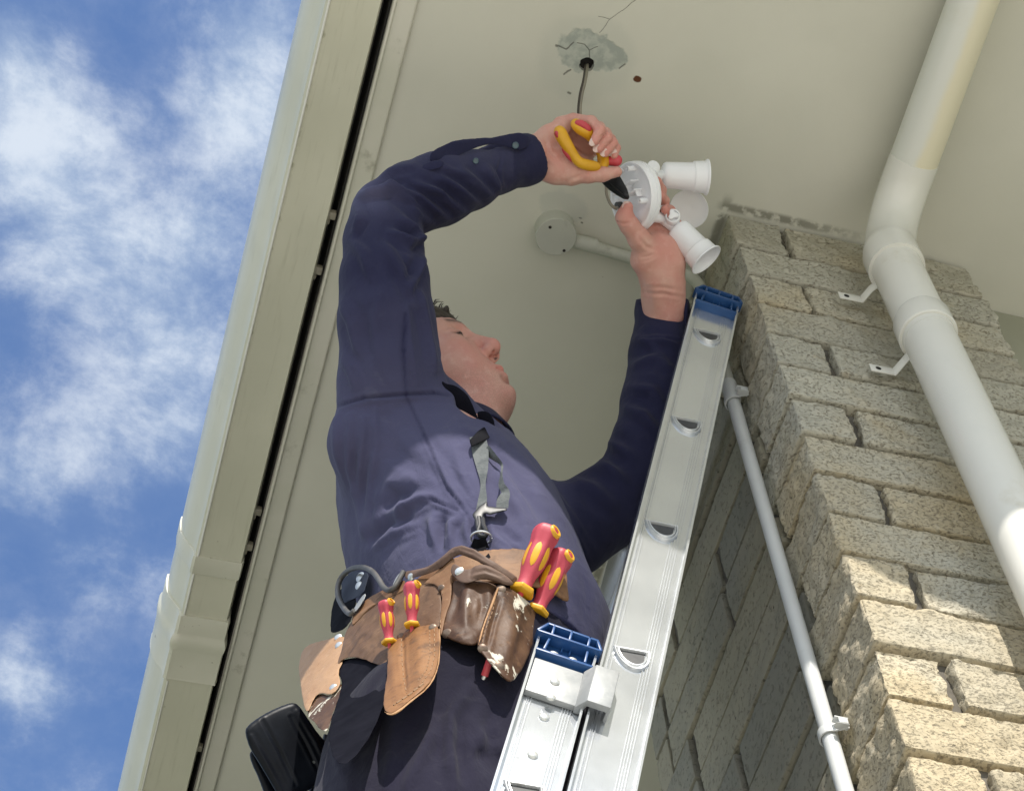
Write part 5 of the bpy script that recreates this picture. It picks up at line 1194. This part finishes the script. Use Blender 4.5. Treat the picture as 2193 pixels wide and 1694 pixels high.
# left: tan pouch at the back of the hip, black holster piece behind, loop
oA, fA = piece('tan_pouch', [(113, 910), (135, 825), (190, 785), (290, 765), (385, 738), (412, 790), (385, 900), (350, 960), (372, 1020), (345, 1075), (305, 1103), (245, 1088), (205, 1120), (165, 1225), (135, 1130), (120, 1000)], MAT['tan_leather'], .020, .004, .010, .045, extra=cyl_u(690, 60, .012))
pA = bvh(LAY['tan_pouch']); brivet(352, 750, pA, oA, .005); brivet(356, 800, pA, oA, .005); brivet(322, 1055, pA, oA, .0048)
piece('pouch_lining', [(160, 1232), (200, 1122), (245, 1092), (305, 1106), (345, 1080), (374, 1022), (390, 1060), (330, 1180), (290, 1330), (240, 1310), (200, 1260)], MAT['dark_leather'], .004, .004, .004, noise_=.002)
piece('pouch_interior', [(345, 900), (450, 870), (560, 890), (650, 920), (645, 1120), (570, 1320), (430, 1520), (330, 1520), (288, 1340), (330, 1190), (372, 1070), (378, 1020), (345, 960)], MAT['dark_cloth'], .006, .004, .001)  # dark sheet over the trouser hip, painted in for the shade below the pouch
oH, _ = piece('black_holster', [(300, 720), (318, 560), (345, 480), (410, 420), (470, 500), (440, 640), (395, 700), (340, 725)], MAT['black_plastic'], .004, .010, .006, .02)
oM, _ = piece('steel_clip', [(372, 500), (372, 400), (450, 345), (530, 355), (540, 375), (515, 470), (480, 505), (390, 545)], MAT['blue_steel'], .016, .003, .001, .02, smooth=0); pM = bvh(LAY['steel_clip']); brivet(490, 387, pM, oM, .0075); brivet(480, 437, pM, oM, .0060)
# main brown pouch
fsB = FoldSet()
for pts, a, wd in [([(420, 760), (500, 730), (600, 740)], 2.5, 14), ([(380, 830), (480, 800), (600, 850)], 2.5, 12), ([(400, 700), (430, 800), (370, 900)], -2, 10), ([(640, 560), (720, 560), (790, 520)], 2, 10)]: fsB.add(.352, 600, 1100, pts, a * .001, wd)
oB, fB = piece('brown_pouch', [(345, 905), (372, 840), (385, 760), (410, 690), (455, 625), (520, 560), (600, 508), (690, 468), (760, 425), (870, 435), (965, 425), (985, 520), (985, 660), (960, 700), (870, 720), (740, 800), (668, 830), (655, 930), (570, 912), (500, 880), (430, 872), (380, 885), (350, 925)], MAT['brown_leather'], .024, .0045, .010, .05, folds=fsB, extra=lambda u, v: .010 * np.clip((750 - u) / 40, -.2, 1.5) ** 2 * (u < 750))
pB = bvh(LAY['brown_pouch'])
fsT = FoldSet()
for pts, a, wd in [([(450, 640), (560, 570), (700, 520), (760, 460)], 1.6, 4), ([(455, 655), (570, 585), (700, 535), (770, 470)], -1.6, 4)]: fsT.add(.352, 600, 1100, pts, a * .001, wd)
oT, _ = piece('pouch_rim', [(440, 610), (520, 520), (610, 470), (700, 430), (755, 395), (775, 440), (740, 480), (660, 508), (570, 560), (470, 650), (435, 690)], MAT['belt_leather'], .030, .0035, .001, .03, folds=fsT)
oU, _ = piece('pouch_flap', [(865, 430), (960, 345), (1010, 290), (1060, 262), (1064, 300), (1042, 400), (1045, 520), (1005, 620), (985, 740), (965, 740), (975, 620), (985, 480), (950, 432), (900, 425)], MAT['belt_leather'], .032, .004, .001, .03)
pU = bvh(LAY['pouch_flap']); stitches([(990, 470), (975, 560), (975, 700)], pU, oU); brivet(981, 452, bvh(LAY['pouch_flap'], LAY['brown_pouch']), oU, .0046, 'dull_rivet')
# middle, paint-stained pouch and right pouch
fsF = FoldSet()
for pts, a, wd in [([(1150, 420), (1130, 560), (1120, 700)], 4, 9), ([(1220, 430), (1230, 560), (1200, 680)], -3, 9), ([(1080, 420), (1060, 560), (1030, 660)], -3, 8), ([(1050, 700), (1110, 760), (1180, 740)], 3, 10)]: fsF.add(.352, 600, 1100, pts, a * .001, wd)
oF, _ = piece('stained_pouch', [(1040, 405), (1150, 400), (1240, 405), (1340, 445), (1300, 560), (1260, 640), (1225, 770), (1180, 805), (1110, 795), (1045, 770), (985, 735), (985, 640), (1035, 540), (1045, 470)], MAT['dark_leather'], .026, .0045, .010, .04, folds=fsF)
pF = bvh(LAY['stained_pouch']); brivet(1014, 728, pF, oF, .0062, 'dull_rivet')
fsG = FoldSet()
for pts, a, wd in [([(1310, 500), (1270, 640), (1230, 800)], 2.4, 6), ([(1335, 520), (1290, 660), (1255, 820)], -1.6, 5), ([(1420, 600), (1400, 760), (1380, 900)], 3, 16), ([(1500, 620), (1490, 740), (1440, 880)], -2.5, 12)]: fsG.add(.352, 600, 1100, pts, a * .001, wd)
oG, _ = piece('right_pouch', [(1330, 432), (1400, 455), (1470, 500), (1540, 560), (1572, 620), (1560, 690), (1530, 820), (1470, 950), (1412, 1025), (1370, 1010), (1290, 925), (1205, 825), (1198, 770), (1250, 620), (1290, 500)], MAT['dark_leather'], .036, .0045, .012, .05, folds=fsG, extra=lambda u, v: .006 * np.clip((u - 1090) / 50, 0, 1.5) ** 2)
pG = bvh(LAY['right_pouch']); stitches([(1318, 480), (1290, 600), (1235, 740), (1230, 800)], pG, oG); piece('piping', [(1322, 440), (1336, 446), (1295, 560), (1250, 670), (1212, 800), (1200, 800), (1235, 660), (1285, 540)], MAT['leather_edge'], .048, .003, 0, par=oG)
for x, y in ((1344, 458), (1232, 820), (1335, 925)): brivet(x, y, pG, oG, .0058, 'dull_rivet')
# holster for the small screwdrivers
fsC = FoldSet()
for pts, a, wd in [([(740, 740), (745, 900), (765, 1080)], -2.2, 4), ([(690, 800), (690, 950), (700, 1100)], 3, 12), ([(840, 720), (850, 880), (840, 1040)], 4, 16)]: fsC.add(.352, 600, 1100, pts, a * .001, wd)
oC, _ = piece('screwdriver_holster', [(650, 806), (700, 760), (745, 722), (830, 688), (960, 668), (970, 760), (966, 880), (945, 970), (895, 1050), (800, 1125), (715, 1195), (665, 1218), (624, 1188), (640, 1060), (655, 930)], MAT['holster_leather'], .046, .010, .004, .03, folds=fsC)
pC = bvh(LAY['screwdriver_holster']); stitches([(738, 760), (742, 900), (752, 1010), (770, 1090)], pC, oC); stitches([(938, 700), (940, 860), (915, 960), (860, 1030)], pC, oC); stitches([(910, 710), (912, 860), (890, 950), (840, 1015)], pC, oC, L=.0024); stitches([(870, 1035), (780, 1105), (690, 1165)], pC, oC, L=.006, r=.0013, gap=1.4)
piece('holster_edge', [(972, 700), (976, 880), (950, 985), (900, 1065), (800, 1142), (715, 1212), (665, 1228), (626, 1200), (640, 1205), (665, 1215), (715, 1192), (800, 1122), (893, 1048), (942, 970), (964, 880), (962, 700)], MAT['leather_edge'], .044, .008, 0, rnd_=.001, par=oC)
brivet(928, 690, pC, oC, .0048, 'dull_rivet'); brivet(733, 745, pC, oC, .0048, 'dull_rivet')
# doubled straps with three raised ribs over the pouch tops
def ribbed(name, poly, ribs, lift, m='strap_leather'):
    fs_ = FoldSet()
    for L in ribs: fs_.add(.352, 600, 1100, L, .0042, 4.2)
    return piece(name, poly, MAT[m], lift, .004, .001, .02, folds=fs_)
oS1, _ = ribbed('ribbed_strap', [(765, 345), (800, 345), (900, 320), (980, 265), (1040, 205), (1100, 190), (1180, 215), (1300, 290), (1420, 370), (1450, 395), (1420, 425), (1300, 350), (1180, 280), (1100, 250), (1055, 265), (990, 325), (910, 365), (830, 385), (770, 400), (755, 380)],
                [[(800, 352), (900, 335), (985, 275), (1050, 218), (1105, 205), (1180, 230), (1300, 305), (1425, 385)], [(800, 372), (905, 350), (985, 298), (1055, 240), (1100, 228), (1175, 255), (1290, 325), (1410, 402)]], .036)
brivet(795, 385, bvh(LAY['ribbed_strap']), oS1, .0048)
oS2, _ = ribbed('ribbed_strap', [(1040, 330), (1058, 300), (1085, 318), (1140, 345), (1200, 308), (1260, 312), (1340, 352), (1410, 405), (1420, 440), (1340, 425), (1270, 400), (1200, 400), (1150, 425), (1095, 420), (1060, 385), (1038, 360)],
                [[(1190, 330), (1255, 330), (1335, 368), (1410, 420)], [(1180, 352), (1255, 350), (1330, 388), (1400, 432)], [(1175, 378), (1250, 372), (1320, 402), (1380, 436)]], .044)
brivet(1090, 352, bvh(LAY['ribbed_strap']), oS2, .0056)
# steel hammer loop
simple('loop_steel', (.085, .08, .075), (.12, .115, .11), 60, .5, metal=.3)
lp_ = C4([(452, 590), (425, 608), (392, 580), (358, 520), (350, 460), (368, 395), (415, 345), (470, 326), (520, 330), (565, 355), (600, 400), (628, 445), (658, 466), (690, 455), (720, 410), (752, 352)])
dl = [.05, .052, .056, .06, .064, .068, .07, .07, .068, .066, .062, .058, .054, .05, .046, .042]
mb = MB(); mb.tube(smooth_path([PD(u, v, float(REF(u, v)) - l) for (u, v), l in zip(lp_, dl)], 5), .0036, 14); mb.build('hammer_loop', MAT['loop_steel'], tb)
for pl2, lf in (([(455, 560), (515, 480), (525, 500), (470, 590), (440, 605)], .046), ([(705, 380), (745, 345), (757, 355), (725, 430), (690, 460), (680, 440)], .042)):
    piece('loop_clasp', pl2, MAT['cast_alu'], lf, .004, .001)
# chest strap with clip
sh_d = lambda u, v: hit(T_all, u, v, 2.9)
def ribbon(name, pts, m, par, th=.0016):
    """pts: (u, v, depth lift towards the camera, half width px, twist)"""
    P = []; pts = [tuple(p) for p in pts]; path = smooth_path([np.array([p[0], p[1], sh_d(p[0], p[1]) - p[2], p[3], p[4]]) for p in pts], 6); V = []
    for i, q in enumerate(path):
        a = path[max(i - 1, 0)]; b = path[min(i + 1, len(path) - 1)]; t = (b - a)[:2]; t /= np.linalg.norm(t); s_ = np.array([-t[1], t[0]]); w_ = q[3]
        for sg, dd in ((-1, 0), (1, 0), (1, th), (-1, th)):
            u, v = q[:2] + s_ * w_ * sg * math.cos(q[4]); V.append(PD(u, v, q[2] + dd + sg * math.sin(q[4]) * w_ * q[2] / F))
    n_ = len(path); Fc = [(4 * i + k, 4 * i + (k + 1) % 4, 4 * i + 4 + (k + 1) % 4, 4 * i + 4 + k) for i in range(n_ - 1) for k in range(4)] + [(3, 2, 1, 0), tuple(range(4 * n_ - 4, 4 * n_))]
    mb = MB(); mb.add(V, Fc); return mb.build(name, m, par, angle=40)
c7n = lambda x, y: (680 + .293 * x, 850 + .293 * y)
def rib7(name, L, m, par): return ribbon(name, [(*c7n(x, y), l, w_, t) for x, y, l, w_, t in L], m, par)
cs = rib7('chest_strap', [(1165, 280, .010, 17, 0), (1180, 330, .010, 17, 0), (1190, 400, .010, 18, .2), (1205, 520, .010, 14, .5), (1210, 640, .010, 9, .9), (1205, 760, .012, 11, .5), (1175, 860, .012, 7, .2)], MAT['webbing'], tb)
rib7('strap_keeper', [(1110, 340, .016, 19, 0), (1165, 310, .016, 19, 0), (1240, 285, .016, 12, 0)], MAT['black_plastic'], tb) if False else None
kp = C(.293, 680, 850, [(1108, 318), (1170, 250), (1222, 215), (1262, 300), (1200, 330), (1125, 368)]); v_, q_ = puff(kp, fitdepth(T_all, samp(kp, 5), .016, 1), .004, .001, .01, smooth=0); npmesh('strap_slider', v_, q_, MAT['black_plastic'], tb)
rib7('loose_tail', [(1225, 380, .012, 12, .4), (1290, 440, .020, 10, .8), (1345, 495, .030, 7, 1.1), (1345, 560, .030, 6, 1.2), (1345, 640, .026, 11, .9), (1375, 700, .028, 11, .6), (1355, 760, .028, 13, .2), (1350, 810, .024, 13, 0)], MAT['webbing'], tb)
bk = C(.293, 680, 850, [(1130, 860), (1180, 800), (1240, 760), (1245, 800), (1390, 815), (1385, 830), (1260, 862), (1215, 850), (1200, 980), (1160, 985), (1150, 900)]); v_, q_ = puff(bk, fitdepth(T_all, samp(bk, 7), .018, 1), .006, .001, .01, smooth=0, rnd_=.001); npmesh('strap_buckle', v_, q_, MAT['buckle_black'], tb)
hk_ = [c7n(*p) for p in ((1180, 880), (1185, 940), (1175, 985), (1190, 1015), (1222, 1020), (1230, 985), (1212, 940), (1205, 890))]
mb = MB(); mb.tube(smooth_path([PD(u, v, sh_d(u, v) - .018) for u, v in hk_], 4), .0034, 10); mb.build('snap_hook', MAT['buckle_black'], tb)
rg = c7n(1195, 1030); rd = sh_d(*rg) - .016; ro = PD(rg[0], rg[1], rd); mb = MB(); mb.tube([ro + (ccx * math.cos(t) * .0125 + ccy * math.sin(t) * .0085 + ccz * math.sin(t) * .006) for t in np.linspace(0, 2 * math.pi, 28)], .0016, 8); mb.build('ring', MAT['steel_rivet'], tb)
rib7('black_loop', [(1130, 1065, .014, 10, 0), (1180, 1080, .014, 12, 0), (1240, 1060, .012, 12, 0)], MAT['black_plastic'], tb); rib7('black_loop', [(1190, 1060, .010, 12, 0), (1195, 1120, .010, 12, 0), (1230, 1190, .006, 12, 0)], MAT['black_plastic'], tb)

# ---- screwdrivers
def screwdriver(label, base, top, d0, d1, sc=1.0, roll=0.0, blade=.09):
    b = PD(*C4([base])[0], d0); t = PD(*C4([top])[0], d1); ax = (t - b) / np.linalg.norm(t - b); L = np.linalg.norm(t - b)
    o = thing('screwdriver', label, 'screwdriver', b, 'insulated screwdrivers standing in the tool belt')
    ref = np.cross(ax, ccz); ref /= np.linalg.norm(ref); q = np.cross(ax, ref); ref = ref * math.cos(roll) + q * math.sin(roll); up = np.cross(ax, ref)
    r = .0132 * sc; n_ = 48
    def rad(th, k6): return 1 - k6 * (.5 + .5 * math.cos(6 * th))
    prof = [(.055, .62, .02), (.10, .56, .02), (.17, .55, .03), (.25, .60, .05), (.34, .74, .09), (.44, .86, .12), (.56, .90, .13), (.68, .86, .13), (.76, .88, .10), (.84, .98, .08), (.91, 1.0, .08), (.96, .93, .06), (.99, .78, .04), (1.0, .55, .02), (1.0, .02, 0)]
    V = []; 
    for (h, k, k6) in prof: V += [b + ax * h * L + (ref * math.cos(th) + up * math.sin(th)) * r * k * rad(th, k6) for th in np.linspace(0, 2 * math.pi, n_, endpoint=False)]
    Fc = [(i * n_ + k, i * n_ + (k + 1) % n_, (i + 1) * n_ + (k + 1) % n_, (i + 1) * n_ + k) for i in range(len(prof) - 1) for k in range(n_)]; mb = MB(); mb.add(V, Fc); grip = mb.build('handle', MAT['pink_grip'], o, angle=60)
    mb = MB(); n6 = 6; V = []
    for h, k in ((-.02, .66), (-.015, .96), (.035, 1.0), (.06, .92), (.075, .5)): V += [b + ax * h * L + (ref * math.cos(th) + up * math.sin(th)) * r * k * .98 for th in np.linspace(0, 2 * math.pi, n6, endpoint=False)]
    mb.add(V, [(i * n6 + k, i * n6 + (k + 1) % n6, (i + 1) * n6 + (k + 1) % n6, (i + 1) * n6 + k) for i in range(4) for k in range(n6)] + [tuple(range(n6))]); mb.build('collar', MAT['yellow_grip'], o, bevel=.0010, angle=30)
    # yellow oval pads on the six faces, every one a shallow dome
    for k in range(6):
        th0 = (k + .5) * math.pi / 3 * 1.0; th0 = k * math.pi / 3; mb = MB(); V = []; na, nb_ = 11, 7
        for i in range(na):
            for j in range(nb_):
                a, c = i / (na - 1) * 2 - 1, j / (nb_ - 1) * 2 - 1; wx = math.sqrt(max(0, 1 - abs(a) ** 3.2)); h = .52 + a * .185; th = th0 + c * wx * .30
                hh = np.interp(h, [p[0] for p in prof], [p[1] for p in prof]); k6 = np.interp(h, [p[0] for p in prof], [p[2] for p in prof]); rr_ = r * hh * rad(th, k6) + .0009 * math.sqrt(max(0, 1 - a * a)) * math.sqrt(max(0, 1 - c * c)) + .0002
                V.append(b + ax * h * L + (ref * math.cos(th) + up * math.sin(th)) * rr_)
        mb.add(V, [(i * nb_ + j, i * nb_ + j + 1, (i + 1) * nb_ + j + 1, (i + 1) * nb_ + j) for i in range(na - 1) for j in range(nb_ - 1)]); mb.build('pad', MAT['yellow_grip'], grip, angle=70)
    th = math.atan2(-(ccx * .75 - ccz * .6 + ccy * -.2) @ up * -1, (ccx * .75 - ccz * .6 + ccy * -.2) @ ref); s_ = ref * math.cos(th) + up * math.sin(th)
    oc = b + ax * L * .935 + s_ * r * .80; oa = s_ + ax * .55; mb = MB(); mb.lathe(oc, oa, [(-.002, r * .55), (.0022, r * .50), (.0030, r * .42), (.0024, r * .30), (-.004, r * .27), (-.004, .0002)], 24, cap=False); mb.build('end_loop', MAT['yellow_grip'], o, angle=50)
    mb = MB(); mb.tube([b - ax * blade, b], .0030 * sc, 12); mb.build('blade', MAT['red_grip'], o)
d_ = lambda x, y, l: float(REF(*C4([(x, y)])[0])) - l
screwdriver('largest red and yellow screwdriver handle, leftmost of the two in the right pouch', (1466, 478), (1632, 92), d_(1466, 478, .030), d_(1466, 478, .030) + .055, 1.30, .3)
screwdriver('red and yellow screwdriver handle nearest the ladder in the right pouch', (1556, 602), (1722, 238), d_(1556, 602, .028), d_(1556, 602, .028) + .050, 1.22, .75)
screwdriver('small red and yellow screwdriver in the holster, right one of the small pair', (802, 682), (800, 425), d_(802, 682, .060), d_(802, 682, .060) + .030, .78, .35)
screwdriver('small red and yellow screwdriver in the holster, nearest the steel loop', (664, 786), (640, 536), d_(664, 786, .060), d_(664, 786, .060) + .028, .76, .1)
vt = thing('voltage_tester', 'slim red tester with a metal tip poking out below the right pouch', 'tester', PD(*C4([(1215, 1050)])[0], d_(1250, 920, .012)))
a_, b_, c_ = [PD(*C4([p])[0], d_(1250, 920, .012)) for p in ((1285, 860), (1243, 985), (1213, 1055))]
mb = MB(); mb.tube([a_, b_], .0042, 14); mb.build('body', MAT['red_grip'], vt); mb = MB(); mb.tube([b_, c_], [.0026, .0022], 10); mb.build('tip', MAT['steel_rivet'], vt)
# ---- black cordless tool hanging behind
bt = thing('cordless_tool', 'black scuffed cordless tool hanging by the tan pouch at his hip', 'power tool', N(640, 1690, 2.62))
Cb = lambda P: C(.4115, 250, 1000, P)
fb = lambda u, v: 2.66 + (v - 1590) * -.0003 + (u - 640) * .0002
fsX = FoldSet()
for pts, a, wd in [([(760, 1320), (850, 1480), (930, 1650)], -2.2, 4), ([(905, 1300), (985, 1440), (1060, 1600)], -2.2, 4), ([(700, 1400), (790, 1560), (870, 1700)], 2, 5), ([(940, 1270), (1030, 1420), (1095, 1550)], 2, 5)]: fsX.add(.4115, 250, 1000, pts, a * .001, wd)
v_, q_ = puff(Cb([(667, 1385), (675, 1350), (740, 1300), (830, 1252), (912, 1223), (945, 1235), (990, 1300), (1050, 1390), (1092, 1430), (1120, 1560), (1095, 1620), (1000, 1680), (900, 1740), (850, 1730), (800, 1640), (735, 1530), (695, 1470)]), fb, .045, .004, .02, rnd_=.005, step=2.4, folds=fsX); npmesh('battery', v_, q_, MAT['tool_black'], bt)
v_, q_ = puff(Cb([(688, 1480), (720, 1475), (760, 1540), (850, 1690), (900, 1800), (800, 1800), (740, 1620), (700, 1540)]), lambda u, v: fb(u, v) + .03, .05, .004, .02, rnd_=.006); npmesh('foot', v_, q_, MAT['tool_black'], bt)
v_, q_ = puff(Cb([(1060, 1380), (1130, 1400), (1200, 1560), (1210, 1800), (1000, 1800), (1000, 1640), (1090, 1600)]), lambda u, v: fb(u, v) + .05, .05, .006, .02, rnd_=.008); npmesh('grip', v_, q_, MAT['tool_black'], bt)
# ---------------------------------------------------------------- lift everything so that the ground is at z = 0
for o in TOP: o.location.z += UP
bpy.context.view_layer.update()
